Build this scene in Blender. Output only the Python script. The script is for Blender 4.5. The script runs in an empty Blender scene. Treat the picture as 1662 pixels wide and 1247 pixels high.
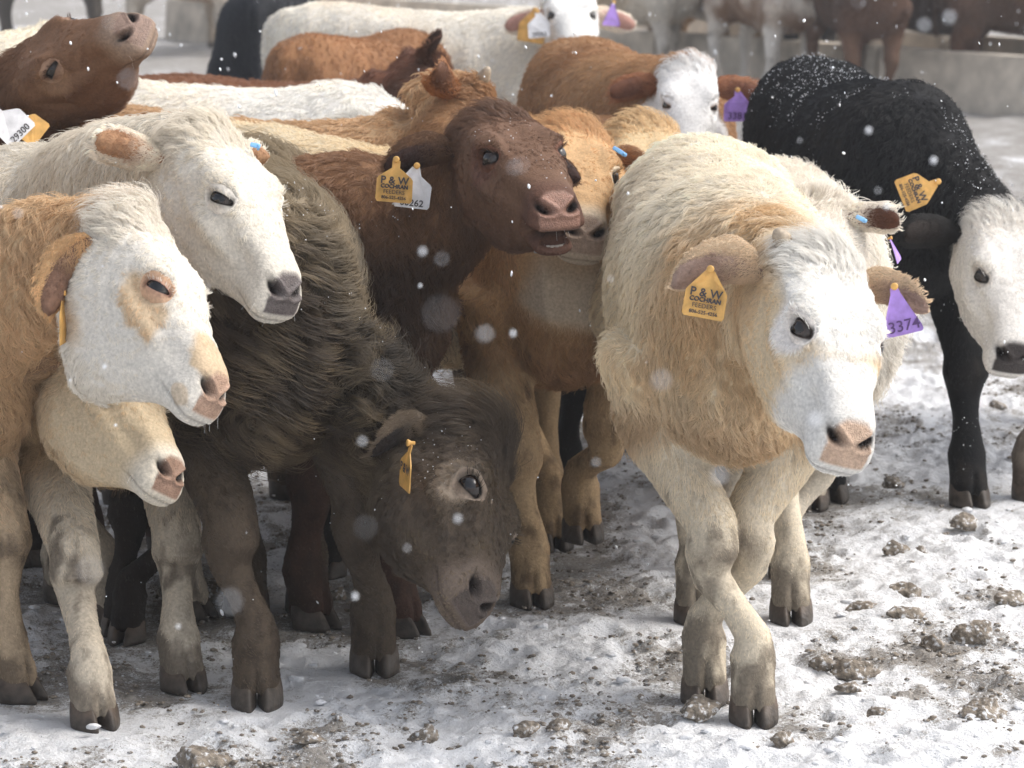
import bpy, bmesh, math, json
import numpy as np
from mathutils import Vector, Matrix
from mathutils.bvhtree import BVHTree

S = bpy.context.scene
COL = S.collection
# ------------------------------------------------------------------ camera, sky, sun, exposure
cd = bpy.data.cameras.new('camera'); cam = bpy.data.objects.new('camera', cd); COL.objects.link(cam)
cam.location = (0, 0, 1.65); cam.rotation_euler = (math.radians(90 - 9.55), 0, 0)
cd.sensor_width = 36; cd.lens = 110; cd.clip_start = .05; cd.clip_end = 3000
cd.dof.use_dof = True; cd.dof.focus_distance = 6.15; cd.dof.aperture_fstop = 8.0
S.camera = cam
SUN_EL, SUN_AZ = math.radians(50), math.radians(84)      # azimuth measured from +Y (away) towards +X (right)
w = bpy.data.worlds.new('World'); S.world = w; w.use_nodes = True
nt = w.node_tree; nt.nodes.clear()
sky = nt.nodes.new('ShaderNodeTexSky'); sky.sky_type = 'NISHITA'; sky.sun_disc = False
sky.sun_elevation = SUN_EL; sky.sun_rotation = SUN_AZ
sky.air_density = 1.0; sky.dust_density = 8.0; sky.ozone_density = 1.0; sky.altitude = 900
hs = nt.nodes.new('ShaderNodeHueSaturation'); hs.inputs['Saturation'].default_value = .38          # snow cloud: greyer than a clear sky
bg = nt.nodes.new('ShaderNodeBackground'); bg.inputs[1].default_value = .15
wo = nt.nodes.new('ShaderNodeOutputWorld')
nt.links.new(sky.outputs[0], hs.inputs['Color']); nt.links.new(hs.outputs[0], bg.inputs[0]); nt.links.new(bg.outputs[0], wo.inputs[0])
sl = bpy.data.lights.new('sun', 'SUN'); sl.energy = .68; sl.angle = math.radians(30); sl.color = (1, .95, .87)
sun = bpy.data.objects.new('sun', sl); COL.objects.link(sun)
sd = Vector((math.sin(SUN_AZ) * math.cos(SUN_EL), math.cos(SUN_AZ) * math.cos(SUN_EL), math.sin(SUN_EL)))
sun.rotation_euler = (-sd).to_track_quat('-Z', 'Y').to_euler(); sun.location = (6, 8, 12)
vs = S.view_settings; vs.view_transform = 'Standard'; vs.look = 'None'; vs.gamma = 1; vs.use_curve_mapping = False
vs.exposure = 0.94
cy = S.cycles
cy.use_denoising = True; cy.max_bounces = 6; cy.diffuse_bounces = 4; cy.transparent_max_bounces = 8
try:
    cy.denoiser = 'OPENIMAGEDENOISE'
    S.cycles_curves.shape = 'RIBBONS'; S.cycles_curves.subdivisions = 2
except Exception:
    pass

# ------------------------------------------------------------------ numeric helpers
RNG = np.random.default_rng(7)
def nrm(v, ax=-1):
    v = np.asarray(v, float); return v / np.maximum(np.linalg.norm(v, axis=ax, keepdims=True), 1e-9)
def hexc(h):
    h = h.lstrip('#'); c = np.array([int(h[i:i + 2], 16) for i in (0, 2, 4)]) / 255.
    return np.where(c <= .04045, c / 12.92, ((c + .055) / 1.055) ** 2.4)
def sstep(a, b, x):
    t = np.clip((x - a) / (b - a), 0, 1); return t * t * (3 - 2 * t)
def _h(i, j, k, s):
    n = (i.astype(np.uint32) * np.uint32(73856093)) ^ (j.astype(np.uint32) * np.uint32(19349663)) ^ (k.astype(np.uint32) * np.uint32(83492791)) ^ np.uint32((s * 2654435761) & 0xffffffff)
    n ^= n >> np.uint32(15); n *= np.uint32(2246822519); n ^= n >> np.uint32(13); n *= np.uint32(3266489917); n ^= n >> np.uint32(16)
    return n.astype(np.float64) / 4294967295.
def vnoise(p, s=0):
    f = np.floor(p); i = f.astype(np.int64); t = p - f; t = t * t * (3 - 2 * t)
    r = 0
    for a in (0, 1):
        for b in (0, 1):
            for c in (0, 1):
                wgt = (t[:, 0] if a else 1 - t[:, 0]) * (t[:, 1] if b else 1 - t[:, 1]) * (t[:, 2] if c else 1 - t[:, 2])
                r = r + wgt * _h(i[:, 0] + a, i[:, 1] + b, i[:, 2] + c, s)
    return r * 2 - 1
def fbm(p, s=0, o=4, g=.5):
    r = 0; a = 1; tot = 0
    for k in range(o):
        r = r + a * vnoise(p * 2 ** k + 17.3 * k, s + k); tot += a; a *= g
    return r / tot
def vec3(p, s):
    return np.stack([vnoise(p, s), vnoise(p, s + 31), vnoise(p, s + 57)], 1)
def cellpt(p, s):
    """nearest jittered cell centre and its random number"""
    i = np.floor(p).astype(np.int64); best = np.full(len(p), 9e9); bc = np.zeros_like(p); br = np.zeros(len(p))
    for a in (-1, 0, 1):
        for b in (-1, 0, 1):
            for c in (-1, 0, 1):
                q = i + np.array([a, b, c])
                j = q + np.stack([_h(q[:, 0], q[:, 1], q[:, 2], s + m) for m in (1, 2, 3)], 1)
                d = ((p - j) ** 2).sum(1); m = d < best
                best[m] = d[m]; bc[m] = j[m]; br[m] = _h(q[m, 0], q[m, 1], q[m, 2], s + 4)
    return bc, br

# ------------------------------------------------------------------ materials
def mat(name, color=(.5, .5, .5), rough=.6, attr=None, bump=None, spec=.4, noise=None, coat=0):
    m = bpy.data.materials.new(name); m.use_nodes = True; n = m.node_tree.nodes; l = m.node_tree.links
    b = n['Principled BSDF']; b.inputs['Roughness'].default_value = rough
    b.inputs['Specular IOR Level'].default_value = spec
    if coat: b.inputs['Coat Weight'].default_value = coat
    b.inputs['Base Color'].default_value = (*color, 1)
    src = None
    if attr:
        a = n.new('ShaderNodeAttribute'); a.attribute_name = attr; src = a.outputs['Color']
    if noise:                                            # (scale, darker, lighter) multiplies the colour with fine grain
        t = n.new('ShaderNodeTexNoise'); t.inputs['Scale'].default_value = noise[0]; t.inputs['Detail'].default_value = 6
        tc = n.new('ShaderNodeTexCoord'); l.new(tc.outputs['Object'], t.inputs['Vector'])
        mr = n.new('ShaderNodeMapRange'); mr.inputs['From Min'].default_value = .3; mr.inputs['From Max'].default_value = .7
        mr.inputs['To Min'].default_value = noise[1]; mr.inputs['To Max'].default_value = noise[2]
        l.new(t.outputs['Fac'], mr.inputs['Value'])
        mx = n.new('ShaderNodeMix'); mx.data_type = 'RGBA'; mx.blend_type = 'MULTIPLY'; mx.inputs[0].default_value = 1
        if src: l.new(src, mx.inputs[6])
        else: mx.inputs[6].default_value = (*color, 1)
        l.new(mr.outputs['Result'], mx.inputs[7]); src = mx.outputs[2]
    if src: l.new(src, b.inputs['Base Color'])
    if bump:
        t = n.new('ShaderNodeTexNoise'); t.inputs['Scale'].default_value = bump[0]; t.inputs['Detail'].default_value = 5
        tc = n.new('ShaderNodeTexCoord'); l.new(tc.outputs['Object'], t.inputs['Vector'])
        bp = n.new('ShaderNodeBump'); bp.inputs['Strength'].default_value = bump[1]; bp.inputs['Distance'].default_value = bump[2]
        l.new(t.outputs['Fac'], bp.inputs['Height']); l.new(bp.outputs['Normal'], b.inputs['Normal'])
    return m
M = {}
M['skin'] = mat('skin', attr='col', rough=.75, spec=.2, bump=(260, .5, .003), noise=(160, .75, 1.1))
_n = M['skin'].node_tree.nodes; _l = M['skin'].node_tree.links; _a = _n.new('ShaderNodeAttribute'); _a.attribute_name = 'wet'
_r = _n.new('ShaderNodeMapRange'); _r.inputs['To Min'].default_value = .75; _r.inputs['To Max'].default_value = .26; _l.new(_a.outputs['Fac'], _r.inputs['Value']); _l.new(_r.outputs['Result'], _n['Principled BSDF'].inputs['Roughness'])
_v = _n.new('ShaderNodeTexVoronoi'); _v.inputs['Scale'].default_value = 330; _tc = _n.new('ShaderNodeTexCoord'); _l.new(_tc.outputs['Object'], _v.inputs['Vector'])
_m = _n.new('ShaderNodeMath'); _m.operation = 'MULTIPLY'; _l.new(_v.outputs['Distance'], _m.inputs[0]); _l.new(_a.outputs['Fac'], _m.inputs[1])
_b = _n.new('ShaderNodeBump'); _b.invert = True; _b.inputs['Strength'].default_value = .6; _b.inputs['Distance'].default_value = .0025; _l.new(_m.outputs[0], _b.inputs['Height'])
_old = _n['Principled BSDF'].inputs['Normal'].links[0].from_node; _l.new(_old.outputs['Normal'], _b.inputs['Normal']); _l.new(_b.outputs['Normal'], _n['Principled BSDF'].inputs['Normal'])
M['hoof'] = mat('hoof', attr='col', rough=.55, bump=(60, .6, .006), noise=(45, .55, 1.35))
M['eye'] = mat('eye', attr='col', rough=.08, spec=.55)
M['tooth'] = mat('tooth', (.36, .32, .28), .35)
M['horn'] = mat('horn', (.42, .34, .25), .5, noise=(120, .7, 1.15), bump=(150, .4, .003))
M['tag_orange'] = mat('tag_orange', (.74, .42, .12), .42, noise=(38, .66, 1.12))
M['tag_purple'] = mat('tag_purple', (.42, .26, .70), .42, noise=(38, .66, 1.12))
M['tag_white'] = mat('tag_white', (.80, .80, .82), .42, noise=(38, .74, 1.06))
M['tag_yellow'] = mat('tag_yellow', (.80, .66, .05), .42)
M['tag_blue'] = mat('tag_blue', (.22, .48, .82), .42)
M['ink'] = mat('ink', (.06, .055, .06), .6)
M['ink_purple'] = mat('ink_purple', (.10, .05, .16), .6)
M['flake'] = mat('flake', (.9, .92, .95), .6)
M['concrete'] = mat('concrete', (.60, .53, .44), .85, noise=(5, .6, 1.15), bump=(60, .5, .01))
def hair_mat():
    m = bpy.data.materials.new('hair'); m.use_nodes = True; n = m.node_tree.nodes; l = m.node_tree.links; n.clear()
    a = n.new('ShaderNodeAttribute'); a.attribute_name = 'col'
    d = n.new('ShaderNodeBsdfDiffuse'); t = n.new('ShaderNodeBsdfTranslucent'); g = n.new('ShaderNodeBsdfAnisotropic')
    g.inputs['Roughness'].default_value = .45
    l.new(a.outputs['Color'], d.inputs['Color']); l.new(a.outputs['Color'], t.inputs['Color'])
    m1 = n.new('ShaderNodeMixShader'); m1.inputs[0].default_value = .32
    l.new(d.outputs[0], m1.inputs[1]); l.new(t.outputs[0], m1.inputs[2])
    m2 = n.new('ShaderNodeMixShader'); m2.inputs[0].default_value = .035; g.inputs['Color'].default_value = (.9, .9, .9, 1)
    l.new(m1.outputs[0], m2.inputs[1]); l.new(g.outputs[0], m2.inputs[2])
    o = n.new('ShaderNodeOutputMaterial'); l.new(m2.outputs[0], o.inputs[0]); return m
M['hair'] = hair_mat()

# ------------------------------------------------------------------ object helpers
def tag(o, label=None, cat=None, group=None, kind=None):
    for k, v in (('label', label), ('category', cat), ('group', group), ('kind', kind)):
        if v: o[k] = v
    return o
def link(o, parent=None):
    COL.objects.link(o)
    if parent: o.parent = parent
    return o
def mesh_obj(name, V, Fc, m, parent=None, col=None, smooth=True):
    me = bpy.data.meshes.new(name); me.from_pydata([tuple(v) for v in V], [], [tuple(f) for f in Fc]); me.update()
    if smooth: me.polygons.foreach_set('use_smooth', np.ones(len(me.polygons), bool))
    if col is not None:
        a = me.attributes.new('col', 'FLOAT_COLOR', 'POINT'); c = np.ones((len(me.vertices), 4)); c[:, :3] = col
        a.data.foreach_set('color', c.ravel())
    me.materials.append(m); return link(bpy.data.objects.new(name, me), parent)
def empty(name, loc):
    o = bpy.data.objects.new(name, None); o.location = loc; o.empty_display_size = .1; return link(o)

# ------------------------------------------------------------------ calf: lofted limbs, one remeshed skin
NS = 22
def ring(c, xa, ya, a, bt, bb, n=2., taper=1.):
    th = np.linspace(0, 2 * np.pi, NS, endpoint=False); ct, st = np.cos(th), np.sin(th)
    x = np.sign(ct) * np.abs(ct) ** (2 / n); y = np.sign(st) * np.abs(st) ** (2 / n)
    ws = taper + (1 - taper) * (y + 1) / 2
    return np.asarray(c) + np.outer(x * a * ws, xa) + np.outer(np.where(y > 0, y * bt, y * bb), ya)
def loft(rings):
    V = np.concatenate(rings); F = []; R = len(rings)
    for i in range(R - 1):
        for j in range(NS):
            k = (j + 1) % NS; F.append((i * NS + j, i * NS + k, (i + 1) * NS + k, (i + 1) * NS + j))
    c0, c1 = len(V), len(V) + 1; V = np.concatenate([V, [rings[0].mean(0)], [rings[-1].mean(0)]])
    for j in range(NS):
        k = (j + 1) % NS; F.append((c0, k, j)); F.append((c1, (R - 1) * NS + j, (R - 1) * NS + k))
    return V, F
HEAD = [(-.045, .04, -.03, -.10, .8, 2.), (-.02, .080, -.004, -.145, .8, 2.2), (.02, .100, .010, -.178, .78, 2.4),
        (.07, .111, .018, -.204, .70, 2.9), (.13, .116, .021, -.220, .64, 3.0), (.19, .114, .018, -.218, .60, 3.0),
        (.235, .105, .012, -.206, .60, 2.8), (.275, .091, .006, -.188, .64, 2.6), (.31, .078, 0, -.162, .68, 2.5),
        (.345, .068, -.005, -.144, .76, 2.5), (.372, .063, -.008, -.134, .84, 2.5), (.388, .063, -.013, -.130, .90, 2.5),
        (.403, .062, -.026, -.128, .93, 2.5), (.416, .059, -.044, -.125, .95, 2.5), (.427, .052, -.064, -.120, .95, 2.4), (.434, .037, -.084, -.112, .95, 2.2)]
TORSO = [(-.87, .88, .66, .05), (-.83, .955, .56, .14), (-.74, .995, .50, .195), (-.60, .99, .49, .21), (-.44, .97, .475, .225),
         (-.26, .96, .44, .245), (-.10, .965, .43, .24), (.02, .985, .44, .215), (.12, .96, .46, .19), (.20, .90, .50, .155), (.26, .83, .57, .10)]
HL = .43
def calf_geo(sp):
    k = sp['k']; hd = np.array([*sp['fwd'], 0.]); fw = nrm(hd); up = np.array([0, 0, 1.]); rt = np.cross(fw, up)
    base = np.array([*sp['base'], 0.])
    fat = sp.get('fat', 1.)
    B = lambda x, y, z: base + k * (x * fw + y * rt) + k * z * up
    parts = []
    # torso (sway lets the rump swing sideways)
    sw = sp.get('sway', 0.)
    tr = []
    for i, (x, t, b, hw) in enumerate(TORSO):
        c = (t + b) / 2; lat = sw * max(0, -x - .1) ** 1.5; zz = sp.get('rump', 0.) * max(0, -x) / .8
        tr.append(ring(B(x, lat, c + zz), rt, up, hw * k * fat, (t - c) * k, (c - b) * k, 2.3, .82))
    parts.append(loft(tr))
    # head frame
    P = np.array(sp['poll']); N = np.array(sp['nose']); f0 = nrm(N - P); kh = np.linalg.norm(N - P) / math.hypot(HL, .05)
    u0 = np.array(sp['up'], float); u0 = nrm(u0 - f0 * (u0 @ f0)); al = math.atan2(.05, HL)
    f = f0 * math.cos(al) + u0 * math.sin(al); u = u0 * math.cos(al) - f0 * math.sin(al); r = np.cross(f, u)
    hw = sp.get('headw', 1.)
    Hh = lambda t, rr, uu: P + kh * (t * f + rr * r + uu * u)
    jw = lambda t: 1 + (sp.get('jaw', 1.06) - 1) * math.exp(-((t - .25) / .085) ** 2)
    parts.append(loft([ring(Hh(t, 0, (tp + bt) / 2), r, u, a * kh * hw, (tp - bt) / 2 * kh, (tp - bt) / 2 * kh, n, tpn) for t, a, tp, bt, tpn, n in [(q[0], q[1], q[2], q[3] * jw(q[0]), q[4], q[5]) for q in HEAD]]))
    # neck
    b0 = B(.03, 0, .74); e = Hh(.03, 0, -.085); d = np.linalg.norm(e - b0)
    t0 = nrm(fw * .85 + up * sp.get('necku', .45)); t1 = nrm(.5 * f + .85 * u)
    c1 = b0 + t0 * d * .38; c2 = e - t1 * d * .36; nr = []; axis = []
    for i in range(10):
        s = i / 9; p = (1 - s) ** 3 * b0 + 3 * (1 - s) ** 2 * s * c1 + 3 * (1 - s) * s * s * c2 + s ** 3 * e
        tg = nrm(3 * (1 - s) ** 2 * (c1 - b0) + 6 * (1 - s) * s * (c2 - c1) + 3 * s * s * (e - c2))
        x = nrm((1 - s) * rt + s * r); x = nrm(x - tg * (x @ tg)); y = np.cross(x, tg)
        if y @ ((1 - s) * up + s * (u - f)) < 0: y = -y
        ss = s ** .8; hh = (.205 * (1 - ss) + .095 * ss) * k * sp.get('neckf', 1.); ww = (.15 * (1 - ss) + .082 * ss) * k * sp.get('neckf', 1.)
        nr.append(ring(p, x, y, ww, hh, hh * (1.12 - .1 * s), 2.1, .85)); axis.append(p)
    parts.append(loft(nr))
    # legs
    feet = []; lines = []
    for i, (sx, sy) in enumerate(((.02, -1), (.02, 1), (-.68, -1), (-.68, 1))):
        ft = sp['feet'][i] if sp.get('feet') and sp['feet'][i] else None
        fore = i < 2; wd = .115 * fat ** .5
        lat = sw * max(0, -sx - .1) ** 1.5
        ft = np.array(ft, float) if ft is not None else B(sx, sy * wd + lat, 0)
        lm = sp.get('leg', 1.) * k
        hdv = fw
        if sp.get('hoofdir') and sp['hoofdir'][i]: hdv = nrm(np.array([*sp['hoofdir'][i], 0.]))
        lift = ft[2]
        if fore:
            top = B(.04, sy * wd * 1.30, .68); elb = B(.01, sy * wd * 1.28, .53)
            kn = .42 * elb + .58 * ft + hdv * (.02 + .5 * lift) * k; kn[2] = .30 * k + lift * .5
            prof = [(top, .095, .14), (elb, .078, .10), (elb * .5 + kn * .5 + up * .02, .060, .068), (kn + up * .05 * k, .051, .053), (kn + hdv * .006, .056, .058), (kn - up * .05 * k, .039, .042)]
            an = kn
        else:
            top = B(-.64, sy * .09 + lat, .78 + sp.get('rump', 0.) * .8); th = B(-.64, sy * wd * 1.15 + lat, .62); st = B(-.63, sy * wd * 1.2 + lat, .53)
            hk = .30 * st + .70 * ft - hdv * (.055 * k) + 0 * up; hk[2] = .36 * k + lift * .7
            prof = [(top, .085, .15), (th, .09, .15), (st * .7 + hk * .3, .062, .095), (hk + up * .06 * k, .045, .06), (hk, .043, .056), (hk - up * .06 * k, .037, .042)]
            an = hk
        fet = ft + up * .115 * k - hdv * .022 * k
        cn = an * .45 + fet * .55
        prof += [(cn, .0305, .035), (fet + up * .035 * k, .036, .040), (fet, .047, .049), (fet * .5 + ft * .5 + up * .02 * k, .044, .045), (ft + up * .045 * k, .045, .050), (ft + up * .016 * k, .046, .050)]
        pts = [q[0] for q in prof]; rr = []
        for j, (p, a, b) in enumerate(prof):
            tg = nrm(pts[min(j + 1, len(pts) - 1)] - pts[max(j - 1, 0)])
            y = nrm(hdv - tg * (hdv @ tg)); x = np.cross(y, tg)
            rr.append(ring(p, x, y, a * lm, b * lm, b * lm))
        parts.append(loft(rr)); feet.append((ft, hdv)); lines.append(pts)
    # tail
    tl = [B(-.80, sw * .55, .97), B(-.875, sw * .6, .92), B(-.90, sw * .62, .80), B(-.90, sw * .62, .62), B(-.89, sw * .62, .42)]
    parts.append(loft([ring(p, rt, nrm(fw + .01 * up), q * k, q * k, q * k) for p, q in zip(tl, (.04, .032, .022, .018, .025))]))
    V = []; F = []; o = 0
    for v, fc in parts:
        V.append(v); F += [tuple(i + o for i in q) for q in fc]; o += len(v)
    fr = dict(P=P, f=f, u=u, r=r, kh=kh, base=base, fw=fw, rt=rt, k=k, feet=feet, lines=lines, Hh=Hh, B=B, axis=np.array(axis), hw=hw)
    return np.concatenate(V), F, fr
def remesh(V, F, vox):
    me = bpy.data.meshes.new('raw'); me.from_pydata([tuple(v) for v in V], [], F); me.update()
    bm = bmesh.new(); bm.from_mesh(me); bmesh.ops.recalc_face_normals(bm, faces=bm.faces); bm.to_mesh(me); bm.free()
    o = bpy.data.objects.new('raw', me); COL.objects.link(o)
    m = o.modifiers.new('r', 'REMESH'); m.mode = 'VOXEL'; m.voxel_size = vox
    dg = bpy.context.evaluated_depsgraph_get(); dg.update(); ev = o.evaluated_get(dg); m2 = bpy.data.meshes.new_from_object(ev)
    bpy.data.objects.remove(o); bpy.data.meshes.remove(me); return m2
def arrays(me):
    n = len(me.vertices); V = np.empty(n * 3); me.vertices.foreach_get('co', V); V = V.reshape(-1, 3)
    me.calc_loop_triangles(); t = np.empty(len(me.loop_triangles) * 3, int); me.loop_triangles.foreach_get('vertices', t)
    ed = np.empty(len(me.edges) * 2, int); me.edges.foreach_get('vertices', ed)
    return V, t.reshape(-1, 3), ed.reshape(-1, 2)
def lap(V, ed, wgt, it):
    n = len(V); deg = np.bincount(ed.ravel(), minlength=n).astype(float)
    for _ in range(it):
        s = np.stack([np.bincount(ed[:, 0], V[ed[:, 1], c], n) + np.bincount(ed[:, 1], V[ed[:, 0], c], n) for c in range(3)], 1)
        V = V + wgt[:, None] * (s / np.maximum(deg, 1)[:, None] - V)
    return V
def vnormals(V, T):
    fn = np.cross(V[T[:, 1]] - V[T[:, 0]], V[T[:, 2]] - V[T[:, 0]]); N = np.zeros_like(V)
    for c in range(3):
        for q in range(3): N[:, q] += np.bincount(T[:, c], fn[:, q], len(V))
    return nrm(N)
def coords(p, fr):
    q = p - fr['base']; b = np.stack([q @ fr['fw'], q @ fr['rt'], q[:, 2]], 1) / fr['k']
    q = p - fr['P']; h = np.stack([q @ fr['f'], q @ fr['r'], q @ fr['u']], 1) / fr['kh']
    t, r, u = h.T
    tb = .0 + .55 * np.clip(-u - .04, 0, .2)
    hm = sstep(-.03, .03, t - tb) * sstep(.5, .46, t) * sstep(.16, .13, np.abs(r)) * sstep(-.30, -.26, u) * sstep(.08, .06, u)
    # leg-ness: near a leg line and low
    lg = np.zeros(len(p))
    for i, ln in enumerate(fr['lines']):
        pts = np.array(ln[2:])
        for a, c in zip(pts[:-1], pts[1:]):
            ab = c - a; s = np.clip(((p - a) @ ab) / (ab @ ab + 1e-9), 0, 1); d = np.linalg.norm(p - a - s[:, None] * ab, axis=1)
            lg = np.maximum(lg, sstep(.12, .07, d / fr['k']))
    lg *= sstep(.66, .44, b[:, 2]) * (1 - hm)
    return b, h, hm, lg

# ------------------------------------------------------------------ coats (the animals' own colours, with light painted into some backs)
def coatc(h):
    c = hexc(h); g = c @ np.array([.3, .55, .15]); return g + (c - g) * .83
def mixc(a, b, t): return a * (1 - t[:, None]) + b * t[:, None]
def coat_color(p, fr, sp, skin=False):
    b, h, hm, lg = coords(p, fr); t, r, u = h.T; ar = np.abs(r)
    n1 = fbm(p * 9, sp['seed'], 4); n2 = fbm(p * 30, sp['seed'] + 9, 3); n3 = fbm(p * 3.2, sp['seed'] + 21, 3)
    C = {q: coatc(v) for q, v in sp['colors'].items()}
    c = np.repeat(C['base'][None], len(p), 0)
    if 'alt' in C: c = mixc(c, C['alt'], sstep(-.25, .45, n3 + .35 * n1))
    if 'back' in C: c = mixc(c, C['back'], sstep(.72, .95, b[:, 2] + .08 * n1) * (1 - hm))  # paler back; on the cream and curly calves it paints in light on top
    if 'neck' in C:
        nk = sstep(.06, .24, b[:, 0] + .08 * n1) * sstep(.24, .10, np.abs(b[:, 1] - .06) + .05 * n2)
        st = fbm(p * np.array([26, 26, 6]), sp['seed'] + 5, 3)
        c = mixc(c, C['neck'], nk * sstep(.46, .68, b[:, 2] + .06 * n1) * (1 - hm) * (1 - lg) * sstep(-.35, .35, st + .25))
    if 'belly' in C: c = mixc(c, C['belly'], sstep(.62, .5, b[:, 2] + .05 * n1) * (1 - hm) * (1 - lg))
    if 'leg' in C: c = mixc(c, C['leg'], lg)
    if 'head' in C: c = mixc(c, C['head'], hm)
    fm = sp.get('face')
    if fm == 'blaze':            # white front of the face, coloured cheeks
        m = sstep(-.055, -.02, u - .012 + .014 * n1 - .35 * np.clip(t - .18, 0, .2)) * sstep(-.01, .02, t + .01 * n1)
        m = np.maximum(m, sstep(.24, .29, t + .02 * n1))
        c = mixc(c, C['face'], m * hm)
    elif fm == 'full':           # whole face white
        c = mixc(c, C['face'], hm * sstep(.0, .03, t + .02 * n1 - .25 * np.clip(-u - .06, 0, .2)))
    elif fm == 'patch':          # white with coloured eye patch and muzzle spots
        c = mixc(c, C['face'], hm * sstep(-.01, .02, t + .018 * n1 - .32 * np.clip(-u - .03, 0, .2)))
        e = np.sqrt(((t - .222) / .07) ** 2 + ((u + .045 + .25 * (t - .2)) / .046) ** 2) + .50 * n1 + .45 * n2
        c = mixc(c, C['spot'], hm * sstep(1.05, .8, e) * (ar > .04))
        e = np.sqrt(((t - .36) / .055) ** 2 + ((u + .005) / .045) ** 2) + .45 * n1 + .5 * n2
        c = mixc(c, C['spot'], hm * sstep(1.1, .8, e))
        e = np.sqrt(((t - .395) / .03) ** 2 + ((u + .085) / .02) ** 2) + .45 * n1 + .5 * n2
        c = mixc(c, C['spot'], hm * sstep(1.1, .8, e) * .7)
        c = mixc(c, C['face'], (1 - hm) * (1 - lg) * sstep(.13, .07, np.linalg.norm(p - fr['Hh'](.22, .0, -.30), axis=1) / fr['kh'] + .08 * n1))
    if 'muzzle' in C: c = mixc(c, C['muzzle'], hm * sstep(.33, .39, t + .02 * n1))
    if 'eyering' in C:
        e = np.sqrt(((t - .20) / .046) ** 2 + ((u + .03) / .042) ** 2)
        c = mixc(c, C['eyering'], hm * sstep(1.15, .75, e + .15 * n1) * (ar > .05))
    kn_ = np.zeros(len(p))
    # knees rubbed dark, dirty lower legs
    md = sp.get('mud', .5)
    dirt = hexc(sp.get('dirtcol', '#4d4136'))
    n4 = fbm(p * np.array([60, 60, 14]), sp['seed'] + 70, 3)
    kz = sstep(.20, .03, b[:, 2]) * .40 + .20 * sstep(.50, .30, b[:, 2])
    for i, ln in enumerate(fr['lines']):
        if i < 2:                                          # rubbed patch on the front of each knee
            q = (p - ln[4]) / fr['k']; hd = fr['feet'][i][1]
            kn_ = np.maximum(kn_, np.exp(-(q[:, 2] / .042) ** 2 - ((q @ np.array([hd[1], -hd[0], 0])) / .036) ** 2) * sstep(.0, .03, q @ hd))
    c = mixc(c, dirt * 2.1 * .5 + c * .28, lg * md * .75 * kn_)
    c = mixc(c, dirt, lg * .75 * sstep(.0, .7, kz * md * 1.6 + .65 * n1 + .6 * n2 + .6 * n4 - .20))
    c = mixc(c, dirt * 1.2, np.clip((1 - hm) * (1 - lg) * md * .5 * sstep(.75, .45, b[:, 2]) * sstep(.1, .5, n3), 0, .5))
    c = c * (1 + (.17 * n1 + .10 * n2) * (1 - .65 * hm) + .16 * n3 * (1 - .5 * hm))[:, None]
    if skin:
        # bare wet nose pad
        c = c * .82
        pad = nosepad(h)
        c = mixc(c, np.repeat(hexc(sp['colors']['nose'])[None], len(p), 0) * (1 + .25 * n2)[:, None], pad)
        dk, _ = nostril(h)
        c = mixc(c, hexc('#1d1513'), np.clip(dk * 1.6, 0, 1))
        ml = mouthline(h)
        if sp.get('open'): ml = np.maximum(ml, np.exp(-((u + .100 + .10 * np.clip(.39 - t, 0, .2)) / .011) ** 4) * sstep(.345, .37, t) * 1.2)
        c = mixc(c, hexc('#2a201c'), np.clip(ml * (.6 if sp.get('open') else .38), 0, .9) * hm)
    return np.clip(c, .004, .92)
def nosepad(h):
    t, r, u = h.T; ar = np.abs(r)
    tb = .387 + .50 * np.clip(ar - .020, 0, .1)
    return sstep(tb - .006, tb + .008, t) * sstep(-.090, -.083, u) * sstep(.047, .042, ar + .10 * np.clip(-.07 - u, 0, .1)) * sstep(.0, -.006, u + .45 * (.405 - t))
def nostril(h):
    t, r, u = h.T; ar = np.abs(r)
    x = (ar - .034); y = -(.66 * (t - .404) - .75 * (u + .046)); a = .70; xr = x * math.cos(a) + y * math.sin(a); yr = -x * math.sin(a) + y * math.cos(a)
    yr = yr - 9 * xr * xr                                  # comma shaped
    e = (xr / .019) ** 2 + (yr / .0088) ** 2
    m = np.exp(-e * 1.1) * sstep(.372, .386, t)
    rim = np.exp(-(np.sqrt(e) - 1.7) ** 2 * 3) * sstep(.37, .386, t)
    return m, rim
def mouthline(h):
    t, r, u = h.T
    l = u + .103 + .10 * np.clip(.39 - t, 0, .2)
    return np.exp(-(l / .0034) ** 2) * sstep(.335, .37, t)
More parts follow.
